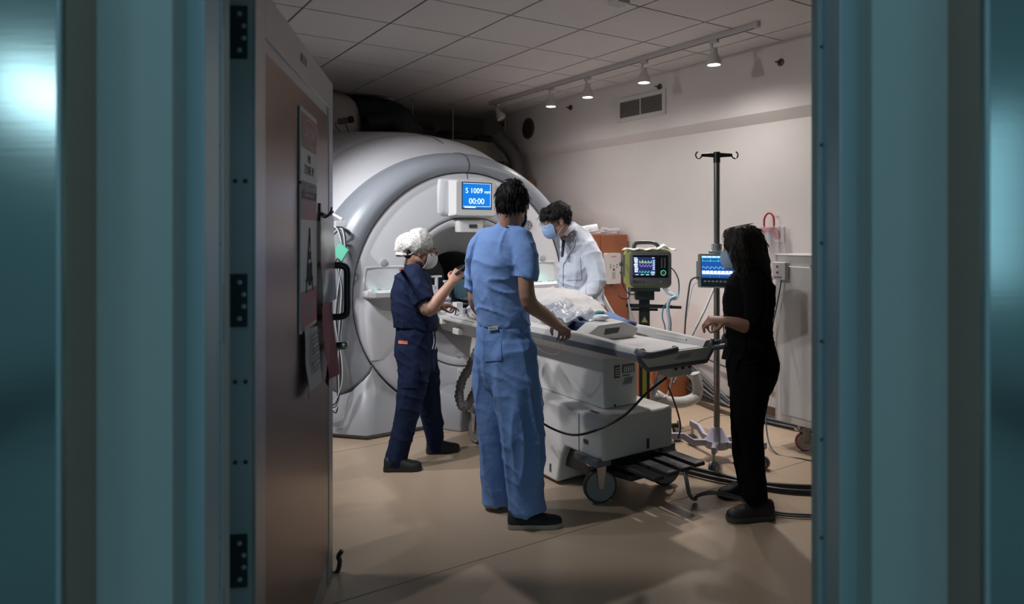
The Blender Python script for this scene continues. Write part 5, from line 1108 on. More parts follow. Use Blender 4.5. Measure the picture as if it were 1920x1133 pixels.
        # loose strands lying on the hair
        me = hb.data; rr = random.Random(seed); Mt = WM[parent.name]; b = MB(); N = len(me.vertices)
        for i in range(700):
            v = me.vertices[rr.randrange(N)]; p = Mt @ v.co; n = (Mt.to_3x3() @ v.normal).normalized(); h = (p-s.c).dot(s.u)
            if n.z < -0.55: continue
            g = (-s.u*0.8-s.f*0.25*(1 if h > 0.09 else 0.2)+s.r*(rr.random()-0.5)*0.5); g = (g-n*g.dot(n)).normalized(); l = 0.018+rr.random()*0.022
            b.tube([p-n*0.002, p+n*0.0012+g*(l*0.4), p+n*(0.0008+0.002*rr.random())+g*l, p-n*(0.002)+g*(l*1.3)], [0.0016, 0.0016, 0.0012, 0.0004], 4)
        b.build('hair_strands', m, hb, smooth=True, angle=180)
        return hb
SKIN = mat('skin', (0.44, 0.235, 0.165), 0.5, bump=0.04, bscale=160, var=0.06, vscale=14)
SKIN.node_tree.nodes['Principled BSDF'].inputs['Subsurface Weight'].default_value = 0.08
SKIN.node_tree.nodes['Principled BSDF'].inputs['Subsurface Scale'].default_value = 0.01
HAIR = mat('black_hair', (0.008, 0.007, 0.007), 0.55, bump=0.5, bscale=260, stretch=(1, 1, 0.12), spec=0.25)
HAIR2 = mat('dark_hair', (0.028, 0.022, 0.019), 0.5, bump=0.6, bscale=240, stretch=(1, 1, 0.06), spec=0.3)
def shoe(parent, heel, toe, h=0.075, wid=0.047, up=None, m=None, ms=None, sole=0.028, ankle=True):
    heel = Vector(heel); toe = Vector(toe); heel.z = toe.z = 0; d = (toe-heel).normalized(); Ln = (toe-heel).length; sd = Vector((-d.y, d.x, 0))
    b = MB(); R = []
    for t, w, top in ((0.0, 0.45, 0.75), (0.03, 0.68, 0.95), (0.12, 0.78, 1.05), (0.28, 0.78, 1.0), (0.42, 0.82, 0.92), (0.58, 0.95, 0.70), (0.75, 1.0, 0.52), (0.90, 0.86, 0.42), (0.97, 0.60, 0.34), (1.0, 0.30, 0.26)):
        c = heel+d*(Ln*t); W = wid*w; T = sole+(h)*top; row = []
        for x, z in ((-1, 0), (-1.02, 0.25), (-0.92, 0.60), (-0.60, 0.92), (0, 1.0), (0.60, 0.92), (0.92, 0.60), (1.02, 0.25), (1, 0)): row.append(c+sd*(x*W)+Z*(sole*0.7+(T-sole*0.7)*z))
        R.append(row)
    b.rings(R); o = b.build('shoe', m, parent, smooth=True, angle=60)
    b = MB(); R = []
    for z, g in ((0.0, 0.94), (0.004, 1.0), (sole*0.5, 1.05), (sole, 1.04)):
        row = []
        pr = [(0.0, 0.4), (0.03, 0.68), (0.12, 0.82), (0.42, 0.84), (0.72, 1.03), (0.90, 0.88), (0.985, 0.5), (1.0, 0.15)]
        for t, w in pr: row.append(heel+d*(Ln*(0.5+(t-0.5)*(1.0+0.03*g)))+sd*(wid*w*g)+Z*(z+(0.006 if t > 0.95 and z < 0.01 else 0)))
        for t, w in pr[::-1]: row.append(heel+d*(Ln*(0.5+(t-0.5)*(1.0+0.03*g)))-sd*(wid*w*g)+Z*(z+(0.006 if t > 0.95 and z < 0.01 else 0)))
        R.append(row)
    b.rings(R); b.build('sole', ms, o, smooth=True, angle=40)
    b = MB()
    for i in range(4):
        t = 0.42+0.07*i; c = heel+d*(Ln*t); z = sole+h*(0.93-0.11*i)
        b.tube([c-sd*(wid*0.42)+Z*(z-0.008), c+Z*(z+0.004), c+sd*(wid*0.42)+Z*(z-0.008)], 0.0028, 6)
    b.build('laces', mat('lace_black', (0.02, 0.02, 0.02), 0.7), o, smooth=True)
    return o
SF_B = (0.5, 0.866, 0)
# ---------------------------------------------------------------- man in light blue scrubs, back to the camera
Mblue_s = mat('blue_scrubs', (0.215, 0.35, 0.69), 0.9, bump=0.45, bscale=24, spec=0.15, var=0.07, vscale=9)
A = empty('person', P(958, 970, 3.60)*Vector((1, 1, 0)) if False else (P(958, 970, 3.60).x, 3.60, 0), label='man in light blue scrubs seen from behind, hand on the table rail', cat='person')
bf = Vector((0.57, 0.82, 0)).normalized(); br = Vector((bf.y, -bf.x, 0))
H = Head(P(961, 388, 3.60), (0.28, 0.95, -0.16), sc=1.0)
b = MB(); H.skin(b, P(955, 432, 3.60))
limb(b, [P(955, 428, 3.6), P(945, 470, 3.6), P(935, 540, 3.6), P(943, 620, 3.6)], [(0.055, 0.045), (0.08, 0.05), (0.08, 0.05), (0.08, 0.06)], side=br)
ra = [P(978, 466, 3.50), P(985, 515, 3.46), P(992, 566, 3.46), P(1020, 590, 3.56), P(1046, 612, 3.67)]
limb(b, ra, [0.030, 0.040, 0.041, 0.037, 0.025], n=20)
hd_ = vdir(P(1046, 612, 3.67), P(1064, 632, 3.76))
hand(b, P(1046, 611, 3.67), vdir(P(1046, 611, 3.67), P(1066, 622, 3.79)), Vector((0.10, 0.35, -0.93)), curls=(50, 55, 58, 60), thumb=1, sc=1.02, tcurl=30, spread=0.6)
la = [P(899, 468, 3.72), P(890, 520, 3.80), P(892, 566, 3.84), P(908, 590, 4.02), P(925, 596, 4.12)]
limb(b, la, [0.030, 0.036, 0.041, 0.033, 0.025], n=18)
hand(b, P(925, 596, 4.12), Vector((0.5, 0.8, -0.05)), Vector((0.1, 0, -1)), thumb=-1)
for pts in ([P(965, 620, 3.55), P(978, 790, 3.52), P(985, 958, 3.50)], [P(925, 620, 3.66), P(925, 790, 3.66), P(928, 945, 3.68)]): limb(b, pts, [0.05, 0.04, 0.032])
blob(b, 'body', SKIN, A, 0.0045, 3)
def tuft(b, s):
    s.e(b, 0, -0.085, 0.06, 0.05, 0.03, 0.05); s.e(b, 0.02, -0.06, 0.115, 0.04, 0.04, 0.02)
    s.e(b, 0.0, -0.072, -0.012, 0.055, 0.025, 0.030)
H.hair_cap(A, HAIR, amp=0.013, extra=tuft, seed=3)
H.mask(A, mat('mask_blue', (0.26, 0.38, 0.60), 0.7)); H.eyes(A)
b = MB()
limb(b, [P(957, 424, 3.60), P(951, 434, 3.60), P(942, 456, 3.60), P(934, 490, 3.60), P(932, 530, 3.60), P(938, 575, 3.60), P(944, 606, 3.60), P(944, 612, 3.60)], [(0.060, 0.055), (0.085, 0.068), (0.150, 0.090), (0.158, 0.110), (0.148, 0.112), (0.148, 0.120), (0.150, 0.118), (0.140, 0.108)], side=br, n=44, c1=False)
limb(b, [P(955, 440, 3.58), P(972, 448, 3.54), P(984, 472, 3.50), P(989, 500, 3.48), P(986, 524, 3.47)], [0.05, (0.062, 0.062), (0.066, 0.064), (0.070, 0.060), (0.074, 0.060)], n=36, c1=False)
limb(b, [P(930, 442, 3.62), P(908, 452, 3.68), P(894, 480, 3.76), P(889, 520, 3.81), P(889, 541, 3.83)], [0.05, 0.060, 0.062, 0.058, 0.058], n=32, c1=False)
shirt = blob(b, 'scrub_top', Mblue_s, A, 0.0065, 12, foldfn(0.019, 8, 3.0, 0.45, 5, 11), 3)
b = MB(); b.tube(curve([H.c+(H.p(0, 0, 0)-H.c)]+[] if False else [P(942, 421, 3.63), P(948, 426, 3.54), P(960, 428, 3.53), P(972, 424, 3.57), P(974, 420, 3.63)], 6), [(0.006, 0.0035)]*25, 8); b.build('collar_band', mat('collar_navy', (0.02, 0.03, 0.08), 0.7), A, smooth=True)
def sleeve_rim(px0, py0, px1, py1, d, m, r, nm='sleeve_hem'): pass
b = MB()
limb(b, [P(944, 604, 3.60), P(944, 625, 3.60), P(947, 665, 3.60), P(950, 700, 3.60)], [(0.136, 0.108), (0.146, 0.115), (0.160, 0.125), (0.150, 0.125)], side=br, n=40)
limb(b, [P(962, 665, 3.55), P(968, 720, 3.53), P(976, 790, 3.51), P(981, 860, 3.50), P(985, 920, 3.50), P(988, 958, 3.50)], [(0.118, 0.125), (0.115, 0.122), (0.108, 0.115), (0.106, 0.110), (0.100, 0.100), (0.098, 0.095)], n=40, c1=False)
limb(b, [P(928, 665, 3.64), P(923, 720, 3.66), P(927, 790, 3.66), P(932, 860, 3.67), P(932, 915, 3.68), P(930, 947, 3.68)], [(0.095, 0.115), (0.088, 0.11), (0.085, 0.10), (0.080, 0.095), (0.066, 0.085), (0.056, 0.080)], n=36, c1=False)
pants = blob(b, 'scrub_trousers', mat('blue_scrubs_shaded', (0.165, 0.28, 0.56), 0.9, bump=0.45, bscale=24, spec=0.15, var=0.07, vscale=9), A, 0.0075, 12, foldfn(0.022, 9, 1.5, 0.35, 5, 9), 6)  # same fabric as the top; the shade on the legs is in the darker colour
lbq = patch('waist_label', pants, [(918, 613), (936, 612), (936, 619), (918, 620)], mat('label_white', (0.42, 0.42, 0.42), 0.6), A, 0.012)
for i in range(5): patch('label_print', pants, [(920.5+3*i, 614.5), (921.7+3*i, 614.4), (921.7+3*i, 617.5), (920.5+3*i, 617.6)], Mblk, lbq, 0.0135, 1, 1, thick=0.001)
patch('rear_pocket', pants, [(908, 640), (940, 638), (941, 676), (909, 678)], mat('blue_scrubs_shaded', (0.165, 0.28, 0.56)), A, 0.004, thick=0.002)
Mshoe_n = mat('shoe_navy_knit', (0.012, 0.015, 0.022), 0.8, bump=0.3, bscale=200); Msole_c = mat('sole_cream', (0.36, 0.32, 0.25), 0.6)
shoe(A, P(952, 980, 3.46), P(1053, 985, 3.48), m=Mshoe_n, ms=Msole_c, sole=0.024, h=0.062, wid=0.048)
shoe(A, P(912, 955, 3.70), P(968, 948, 3.84), m=mat('shoe_grey', (0.20, 0.19, 0.18), 0.7), ms=Msole_c, sole=0.026, h=0.06, wid=0.048)

# ---------------------------------------------------------------- woman in navy scrubs by the bore
Mnavy = mat('navy_scrubs', (0.013, 0.021, 0.052), 0.9, bump=0.45, bscale=24, spec=0.12, var=0.1, vscale=9)
A = empty('person', (P(772, 870, 4.42).x, 4.42, 0), label='woman in navy scrubs and patterned white cap holding up a phone', cat='person')
H = Head(P(787, 469, 4.43), (0.93, 0.22, -0.20), sc=0.98); nr = Vector((0.25, -0.97, 0))
b = MB(); H.skin(b, P(774, 506, 4.46))
limb(b, [P(774, 500, 4.45), P(772, 540, 4.45), P(778, 600, 4.45), P(780, 640, 4.45)], [(0.050, 0.045), (0.075, 0.05), (0.07, 0.05), (0.08, 0.06)], side=nr)
na_ = [P(774, 524, 4.30), P(790, 560, 4.24), P(804, 582, 4.20), P(826, 556, 4.22), P(847, 530, 4.26)]
limb(b, na_, [0.030, 0.038, 0.042, 0.037, 0.026], n=20)
hand(b, P(847, 530, 4.26), vdir(P(847, 530, 4.26), P(862, 509, 4.30)), Vector((0.15, 0.95, 0.1)), curls=(55, 60, 62, 64), thumb=1, sc=0.92, pinch=0.2)
fa_ = [P(792, 524, 4.60), P(798, 560, 4.66), P(803, 586, 4.68), P(814, 580, 4.72), P(824, 576, 4.75)]
limb(b, fa_, [0.030, 0.036, 0.040, 0.034, 0.025], n=18)
hand(b, P(823, 575, 4.72), Vector((0.95, 0.1, 0.10)), Vector((0.0, 0.2, -1)), curls=(20, 42, 50, 52), thumb=-1, sc=0.9)
for pts in ([P(770, 640, 4.38), P(766, 735, 4.34), P(742, 860, 4.30)], [P(792, 640, 4.50), P(806, 735, 4.58), P(816, 832, 4.62)]): limb(b, pts, [0.05, 0.04, 0.032])
blob(b, 'body', SKIN, A, 0.0045, 3)
b = MB(); H.e(b, 0, -0.03, 0.012, 0.074, 0.078, 0.070, 22); H.e(b, 0, -0.06, -0.045, 0.05, 0.035, 0.03)
blob(b, 'hair', HAIR, A, 0.005, 2)
H.mask(A, mat('mask_white', (0.68, 0.66, 0.66), 0.7), white=True); H.eyes(A)
b = MB()
for q in (-1, 1):
    c = H.p(q*0.033, 0.108, 0.002); b.tube([c+H.r*(0.024*math.cos(t))*(1.0)+H.u*(0.017*math.sin(t))-H.f*(0.006*q*math.cos(t)) for t in (6.283*i/20 for i in range(20))], 0.0022, 6, loop=True)
    b.tube([H.p(q*0.057, 0.102, 0.006), H.p(q*0.072, 0.06, 0.006), H.p(q*0.080, 0.0, 0.006)], 0.002, 6)
b.tube([H.p(-0.010, 0.112, 0.003), H.p(0.010, 0.112, 0.003)], 0.002, 6)
b.build('glasses', mat('frame_brown', (0.05, 0.025, 0.015), 0.3), A, smooth=True)
# bouffant cap
Mcap = mat('cap_white', (0.62, 0.61, 0.57), 0.85, bump=0.2, bscale=60)
ntc = Mcap.node_tree; vo_ = ntc.nodes.new('ShaderNodeTexVoronoi'); vo_.inputs['Scale'].default_value = 75; tcc = ntc.nodes.new('ShaderNodeTexCoord'); ntc.links.new(tcc.outputs['Object'], vo_.inputs['Vector'])
rc_ = ntc.nodes.new('ShaderNodeValToRGB'); rc_.color_ramp.elements[0].position = 0.20; rc_.color_ramp.elements[0].color = (0.22, 0.20, 0.17, 1); rc_.color_ramp.elements[1].position = 0.30; rc_.color_ramp.elements[1].color = (1, 1, 1, 1); ntc.links.new(vo_.outputs['Distance'], rc_.inputs[0])
mxc = ntc.nodes.new('ShaderNodeMix'); mxc.data_type = 'RGBA'; mxc.blend_type = 'MULTIPLY'; mxc.inputs[0].default_value = 1
bb_ = ntc.nodes['Principled BSDF']; ntc.links.new(bb_.inputs['Base Color'].links[0].from_socket, mxc.inputs[6]); ntc.links.new(rc_.outputs[0], mxc.inputs[7]); ntc.links.new(mxc.outputs[2], bb_.inputs['Base Color'])
b = MB()
cr = Matrix.Rotation(0, 3, 'Y')
def ce(px, py, rx, ry, rz, d=4.45, tilt=0.0):
    b.ell(P(px, py, d), (rx, ry, rz), Matrix.Rotation(tilt, 3, 'Y'), 22)
ce(785, 455, 0.088, 0.105, 0.092, 4.43, 0.25); ce(764, 459, 0.082, 0.100, 0.078, 4.46, -0.35); ce(754, 467, 0.045, 0.08, 0.042, 4.46, -0.3)
limb(b, [P(747, 477, 4.45), P(775, 476, 4.45), P(805, 458, 4.43)], [(0.085, 0.010)]*3, side=(0, 1, 0), n=20)
def capf(p, n, sd):
    return 0.007*ridge(Vector((p.x*12, p.y*12, p.z*8)))**3+0.0025*noise.noise(p*45)
blob(b, 'surgical_cap', Mcap, A, 0.006, 4, capf, 1)
b = MB()
limb(b, [P(778, 499, 4.46), P(776, 507, 4.45), P(775, 520, 4.45), P(772, 545, 4.45), P(775, 580, 4.45), P(780, 608, 4.45), P(780, 614, 4.45)], [(0.055, 0.05), (0.10, 0.065), (0.160, 0.105), (0.170, 0.128), (0.165, 0.134), (0.165, 0.142), (0.155, 0.132)], side=nr, n=44, c1=False)
limb(b, [P(774, 514, 4.36), P(778, 528, 4.30), P(787, 550, 4.25), P(796, 569, 4.22)], [(0.058, 0.055), (0.066, 0.062), (0.066, 0.062), (0.066, 0.060)], n=36, c1=False)
limb(b, [P(786, 514, 4.55), P(792, 530, 4.60), P(797, 560, 4.66), P(800, 572, 4.67)], [0.055, 0.062, 0.062, 0.06], n=32, c1=False)
nto = blob(b, 'scrub_top', Mnavy, A, 0.0065, 12, foldfn(0.018, 8, 3.5, 0.5, 5, 12), 11)
b = MB(); b.tube(curve([P(760, 496, 4.50), P(760, 500, 4.40), P(772, 503, 4.35), P(785, 503, 4.38), P(792, 512, 4.45)], 6), 0.005, 8); b.build('collar_band', Mnavy, A, smooth=True)
b = MB()
limb(b, [P(780, 606, 4.45), P(780, 625, 4.45), P(779, 655, 4.45), P(781, 680, 4.45)], [(0.150, 0.130), (0.155, 0.132), (0.158, 0.135), (0.14, 0.12)], side=nr, n=40)
limb(b, [P(775, 655, 4.38), P(776, 700, 4.36), P(769, 745, 4.34), P(760, 790, 4.33), P(748, 835, 4.31), P(740, 872, 4.30)], [(0.110, 0.095), (0.098, 0.090), (0.082, 0.080), (0.075, 0.075), (0.070, 0.07), (0.070, 0.066)], n=36, c1=False, side=(1, 0, 0))
limb(b, [P(792, 655, 4.50), P(800, 700, 4.55), P(806, 745, 4.58), P(811, 790, 4.61), P(816, 830, 4.63), P(818, 848, 4.63)], [(0.095, 0.09), (0.085, 0.085), (0.075, 0.075), (0.068, 0.07), (0.060, 0.065), (0.060, 0.062)], n=36, c1=False, side=(1, 0, 0))
ntr = blob(b, 'scrub_trousers', Mnavy, A, 0.0075, 10, foldfn(0.016, 9, 2.5, 0.5, 5, 12), 14)
Morg = mat('orange_label', (0.60, 0.17, 0.09), 0.7)
patch('pocket_label', ntr, [(748, 638.5), (765, 639.5), (765, 646), (748, 645)], Morg, A, 0.005)
patch('cargo_pocket', ntr, [(758, 690), (786, 688), (784, 728), (756, 728)], Mnavy, A, 0.005, thick=0.003)
patch('collar_label', nto, [(748, 505), (755, 502), (757, 508), (750, 511)], Morg, A, 0.006, 4, 4)
b = MB()
for dx in (0, 5): b.tube(curve([P(812+dx, 622, 4.32), P(814+dx, 640, 4.30), P(811+dx, 655, 4.30)], 4), 0.0035, 6)
b.build('waist_cord', mat('cord_white', (0.4, 0.4, 0.42), 0.7), A)
Mbsh = mat('shoe_black', (0.010, 0.010, 0.011), 0.6, bump=0.2, bscale=150); Mbso = mat('sole_black', (0.018, 0.018, 0.018), 0.6)
shoe(A, P(720, 878, 4.27), P(790, 876, 4.29), m=Mbsh, ms=Mbso, sole=0.024, h=0.065, wid=0.045)
shoe(A, P(800, 848, 4.60), P(861, 842, 4.66), m=Mbsh, ms=Mbso, sole=0.024, h=0.065, wid=0.045)
# the phone she holds up
c = P(868, 502, 4.31); ph = Vector((0.75, 0.25, 0.62)).normalized(); sd = ph.cross(Vector((0, 1, 0))).normalized()
b = MB(); b.obox(c, ph, sd, ph.cross(sd), 0.070, 0.005, 0.035); pho = b.build('phone', Mdark, bevel=0.004, label='dark phone tilted in the raised hand of the woman in navy', cat='phone')

# ---------------------------------------------------------------- man in the white coat
Mcoat = mat('white_coat', (0.56, 0.59, 0.66), 0.85, bump=0.45, bscale=20, spec=0.2)
A = empty('person', (P(1095, 800, 5.02).x, 5.02, 0), label='man in white coat and blue mask leaning over the table', cat='person')
H = Head(P(1043, 414, 4.76), (-0.90, -0.28, -0.30), up=(-0.12, 0, 1), sc=0.98); wr = Vector((0.1, -1, 0)).normalized()
b = MB(); H.skin(b, P(1064, 440, 4.88))
limb(b, [P(1072, 452, 4.93), P(1085, 480, 4.97), P(1090, 550, 5.0), P(1092, 620, 5.02)], [(0.050, 0.045), (0.08, 0.05), (0.08, 0.05), (0.08, 0.06)], side=wr)
limb(b, [P(1106, 468, 4.82), P(1122, 522, 4.72), P(1086, 566, 4.58)], [0.028, 0.032, 0.024]); hand(b, P(1086, 566, 4.58), Vector((-0.95, -0.1, -0.25)), Vector((0, 0, -1)), thumb=1, sc=1.0)
limb(b, [P(1080, 468, 5.06), P(1074, 530, 5.10), P(1052, 562, 4.90)], [0.028, 0.032, 0.024]); hand(b, P(1052, 562, 4.90), Vector((-0.95, -0.1, -0.2)), Vector((0, 0, -1)), thumb=-1)
for y_ in (4.94, 5.10): limb(b, [Vector((0.52, y_, 0.85)), Vector((0.52, y_, 0.5)), Vector((0.54, y_, 0.09))], [0.08, 0.055, 0.04])
blob(b, 'body', SKIN, A, 0.0045, 3)
def fringe(b, s):
    s.e(b, 0, 0.072, 0.055, 0.060, 0.030, 0.030); s.e(b, 0, 0.088, 0.040, 0.050, 0.012, 0.014)
    for q in (-1, 1): s.e(b, q*0.066, 0.038, 0.035, 0.018, 0.036, 0.030)
H.hair_cap(A, HAIR, amp=0.008, extra=fringe, seed=9)
H.mask(A, mat('mask_blue', (0.26, 0.38, 0.60), 0.7)); H.eyes(A)
b = MB()
for q in (-1, 1):
    c = H.p(q*0.034, 0.110, 0.002); b.tube([c+H.r*(0.024*math.cos(t))+H.u*(0.018*math.sin(t)) for t in (6.283*i/20 for i in range(20))], 0.0012, 6, loop=True)
    b.tube([H.p(q*0.058, 0.108, 0.006), H.p(q*0.074, 0.06, 0.006), H.p(q*0.080, 0.0, 0.004)], 0.0014, 6)
b.tube([H.p(-0.010, 0.114, 0.003), H.p(0.010, 0.114, 0.003)], 0.0014, 6)
b.build('glasses', Mmetal, A, smooth=True)
b = MB()
limb(b, [P(1070, 434, 4.89), P(1078, 446, 4.91), P(1087, 466, 4.94), P(1088, 500, 4.96), P(1088, 550, 5.0), P(1092, 610, 5.02), P(1096, 700, 5.04), P(1096, 705, 5.04)], [(0.080, 0.062), (0.135, 0.095), (0.180, 0.125), (0.185, 0.150), (0.180, 0.155), (0.185, 0.155), (0.20, 0.16), (0.19, 0.15)], side=wr, n=44, c1=False)
limb(b, [P(1096, 456, 4.86), P(1108, 474, 4.80), P(1119, 505, 4.75), P(1119, 528, 4.71), P(1104, 550, 4.65), P(1088, 564, 4.60)], [(0.060, 0.058), (0.072, 0.068), (0.070, 0.066), (0.070, 0.064), (0.062, 0.056), (0.050, 0.045)], n=36, c1=False)
limb(b, [P(1078, 460, 5.02), P(1080, 480, 5.08), P(1076, 530, 5.10), P(1056, 560, 4.94)], [0.055, 0.066, 0.062, 0.048], n=32, c1=False)
coat = blob(b, 'lab_coat', Mcoat, A, 0.0065, 10, foldfn(0.024, 8, 3.2, 0.55, 5, 11), 21)
patch('lapel', coat, [(1066, 437), (1086, 432), (1075, 468), (1056, 498)], Mcoat, A, 0.008, 8, 12, thick=0.004)
patch('breast_pocket', coat, [(1063, 484), (1088, 482), (1090, 524), (1063, 526)], Mcoat, A, 0.005, thick=0.003)
patch('side_pocket', coat, [(1062, 540), (1098, 538), (1098, 575), (1062, 576)], Mcoat, A, 0.005, thick=0.003)
patch('coat_front_edge', coat, [(1053, 498), (1057, 497), (1056, 560), (1052, 560)], Mcoat, A, 0.006, 3, 14, thick=0.003)
b = MB(); b.tube(curve([P(1059, 440, 4.74), P(1068, 430, 4.76), P(1078, 425, 4.84), P(1080, 424, 4.95)], 5), [(0.020, 0.006)]*16, 8, side=Z); b.build('coat_collar', Mcoat, A, smooth=True)
b = MB(); limb(b, [P(1057, 452, 4.80), P(1054, 480, 4.80)], [(0.02, 0.012), (0.016, 0.01)]); b.build('dark_tie', mat('tie_dark', (0.05, 0.04, 0.06), 0.7), A, smooth=True)
b = MB(); b.tube(curve([P(1052, 449, 4.80), P(1060, 444, 4.78), P(1069, 437, 4.80), P(1074, 432, 4.88)], 5), [(0.014, 0.005)]*16, 8, side=Z); b.build('shirt_collar', mat('shirt_mauve', (0.22, 0.18, 0.22), 0.7), A, smooth=True)
b = MB()
for py in (530, 575): b.lathe(P(1051, py, 4.86), (-0.6, -0.8, 0), [(0.008, 0), (0.007, 0.003), (0.001, 0.003)], 12, cap=False)
b.build('coat_buttons', Mwhite, A)
b = MB()
for y_ in (4.94, 5.10): limb(b, [Vector((0.52, y_, 0.85)), Vector((0.53, y_, 0.5)), Vector((0.55, y_, 0.08))], [0.10, 0.085, 0.075], c1=False)
blob(b, 'trousers', mat('trouser_dark', (0.04, 0.04, 0.05), 0.8), A, 0.009, 4)
for y_ in (4.92, 5.10): shoe(A, (0.63, y_, 0), (0.36, y_-0.03, 0), m=Mbsh, ms=Mbso)

# ---------------------------------------------------------------- woman in black by the monitor
Mblkc = mat('black_knit', (0.0035, 0.0035, 0.0035), 0.95, bump=0.1, bscale=300, spec=0.08); Mblkt = mat('black_trouser', (0.0045, 0.0045, 0.005), 0.95, bump=0.1, bscale=300, spec=0.08)
A = empty('person', (P(1408, 940, 3.68).x, 3.68, 0), label='woman in black with long dark hair standing before the monitor', cat='person')
H = Head(P(1392, 466, 3.63), (-0.90, 0.32, -0.12), sc=0.97); kr = Vector((0.2, -1, 0)).normalized()
b = MB(); H.skin(b, P(1412, 512, 3.65))
limb(b, [P(1412, 508, 3.65), P(1405, 550, 3.65), P(1405, 620, 3.65), P(1410, 680, 3.65)], [(0.050, 0.045), (0.075, 0.05), (0.07, 0.05), (0.08, 0.06)], side=kr)
limb(b, [P(1412, 530, 3.50), P(1414, 575, 3.46), P(1408, 612, 3.43), P(1382, 607, 3.42), P(1362, 602, 3.42)], [0.026, 0.032, 0.036, 0.032, 0.024], n=18)
hand(b, P(1362, 602, 3.42), Vector((-0.97, 0.15, 0.05)), Vector((0.0, 0.45, -0.85)), curls=(38, 45, 52, 58), thumb=1, sc=0.9)
limb(b, [P(1398, 530, 3.78), P(1395, 575, 3.82), P(1388, 606, 3.82), P(1370, 603, 3.76), P(1356, 600, 3.70)], [0.026, 0.032, 0.034, 0.030, 0.024], n=18)
hand(b, P(1357, 600, 3.70), Vector((-0.8, -0.5, 0)), Vector((0, 0.2, -1)), curls=(50, 50, 50, 50), thumb=-1, sc=0.88)
for pts in ([P(1410, 690, 3.58), P(1400, 800, 3.56), P(1413, 935, 3.55)], [P(1400, 690, 3.74), P(1395, 800, 3.78), P(1400, 912, 3.86)]): limb(b, pts, [0.05, 0.04, 0.032])
blob(b, 'body', SKIN, A, 0.0045, 3)
H.mask(A, mat('mask_pale_blue', (0.34, 0.45, 0.62), 0.7)); H.eyes(A)
def longhair(b, s):
    limb(b, [P(1400, 455, 3.64), P(1412, 490, 3.66), P(1420, 520, 3.66), P(1430, 540, 3.64)], [(0.100, 0.085), (0.098, 0.075), (0.075, 0.055), (0.03, 0.02)], side=kr, n=36)
    limb(b, [P(1390, 440, 3.56), P(1386, 470, 3.53), P(1392, 500, 3.53), P(1404, 522, 3.53)], [0.045, (0.050, 0.03), (0.045, 0.028), (0.02, 0.015)], side=(1, 0, 0), n=18)
    limb(b, [P(1375, 436, 3.60), P(1366, 455, 3.58), P(1366, 470, 3.57)], [0.032, (0.024, 0.022), (0.012, 0.012)], n=14)
    limb(b, [P(1425, 480, 3.60), P(1436, 515, 3.58), P(1443, 548, 3.57)], [0.035, 0.025, 0.008], n=14)
    s.e(b, 0, -0.05, 0.0, 0.09, 0.08, 0.09)
H.hair_cap(A, HAIR2, amp=0.008, extra=longhair, seed=5)
b = MB(); rr_ = random.Random(2)
for i in range(46):
    x = 1388+rr_.random()*50; y = 470+rr_.random()*30; d = 3.53+rr_.random()*0.05+(x-1388)*0.001
    b.tube(curve([P(x, y, d), P(x+6+rr_.random()*6, y+30, d-0.005), P(x+10+rr_.random()*10, min(560, y+55+rr_.random()*20), d)], 4), [0.0035, 0.0035, 0.0032, 0.003, 0.0028, 0.0024, 0.002, 0.0014, 0.0006], 5)
b.build('hair_ends', HAIR2, A, smooth=True)
b = MB()
limb(b, [P(1414, 503, 3.65), P(1412, 513, 3.65), P(1408, 532, 3.65), P(1403, 565, 3.64), P(1402, 600, 3.64), P(1404, 628, 3.65), P(1404, 640, 3.65)], [(0.055, 0.05), (0.10, 0.07), (0.165, 0.105), (0.170, 0.122), (0.155, 0.112), (0.150, 0.105), (0.150, 0.108)], side=kr, n=44, c1=False)
limb(b, [P(1412, 522, 3.54), P(1417, 545, 3.49), P(1416, 585, 3.46), P(1410, 612, 3.44), P(1396, 612, 3.43)], [0.055, 0.062, 0.056, 0.050, 0.048], n=36, c1=False)
limb(b, [P(1400, 522, 3.74), P(1397, 550, 3.80), P(1392, 600, 3.82), P(1382, 605, 3.79)], [0.055, 0.060, 0.052, 0.046], n=32, c1=False)
blob(b, 'black_top', Mblkc, A, 0.0065, 5, foldfn(0.009, 8, 3.5, 0.5, 4, 15), 31)
b = MB()
limb(b, [P(1404, 630, 3.65), P(1406, 650, 3.65), P(1410, 685, 3.65), P(1408, 710, 3.65)], [(0.150, 0.108), (0.158, 0.118), (0.162, 0.126), (0.15, 0.118)], side=kr, n=40)
limb(b, [P(1410, 690, 3.58), P(1406, 740, 3.57), P(1402, 800, 3.56), P(1406, 860, 3.555), P(1413, 915, 3.55), P(1415, 940, 3.55)], [(0.112, 0.100), (0.098, 0.095), (0.080, 0.082), (0.070, 0.074), (0.062, 0.066), (0.056, 0.062)], n=36, c1=False, side=(1, 0, 0))
limb(b, [P(1404, 690, 3.73), P(1400, 740, 3.75), P(1396, 800, 3.78), P(1398, 860, 3.82), P(1404, 905, 3.86), P(1404, 916, 3.86)], [(0.105, 0.095), (0.090, 0.088), (0.076, 0.078), (0.064, 0.068), (0.056, 0.060), (0.052, 0.056)], n=36, c1=False, side=(1, 0, 0))
blob(b, 'black_trousers', Mblkt, A, 0.0075, 5, foldfn(0.010, 9, 2.5, 0.45, 4, 14), 33)
shoe(A, P(1449, 968, 3.57), P(1364, 962, 3.53), m=Mbsh, ms=mat('sole_charcoal', (0.05, 0.055, 0.05), 0.6), sole=0.028, h=0.075, wid=0.046)
shoe(A, P(1412, 925, 3.90), P(1348, 924, 3.84), m=Mbsh, ms=Mbso, sole=0.022, h=0.065, wid=0.045)
b = MB(); b.tube(curve([P(1358, 596, 3.50), P(1357, 615, 3.50), P(1358, 628, 3.50)], 4), 0.003, 6); b.tube(curve([P(1362, 590, 3.50), P(1363, 612, 3.50), P(1360, 628, 3.50)], 4), 0.003, 6); kk_ = b.build('key_lanyard', Mdark, A)
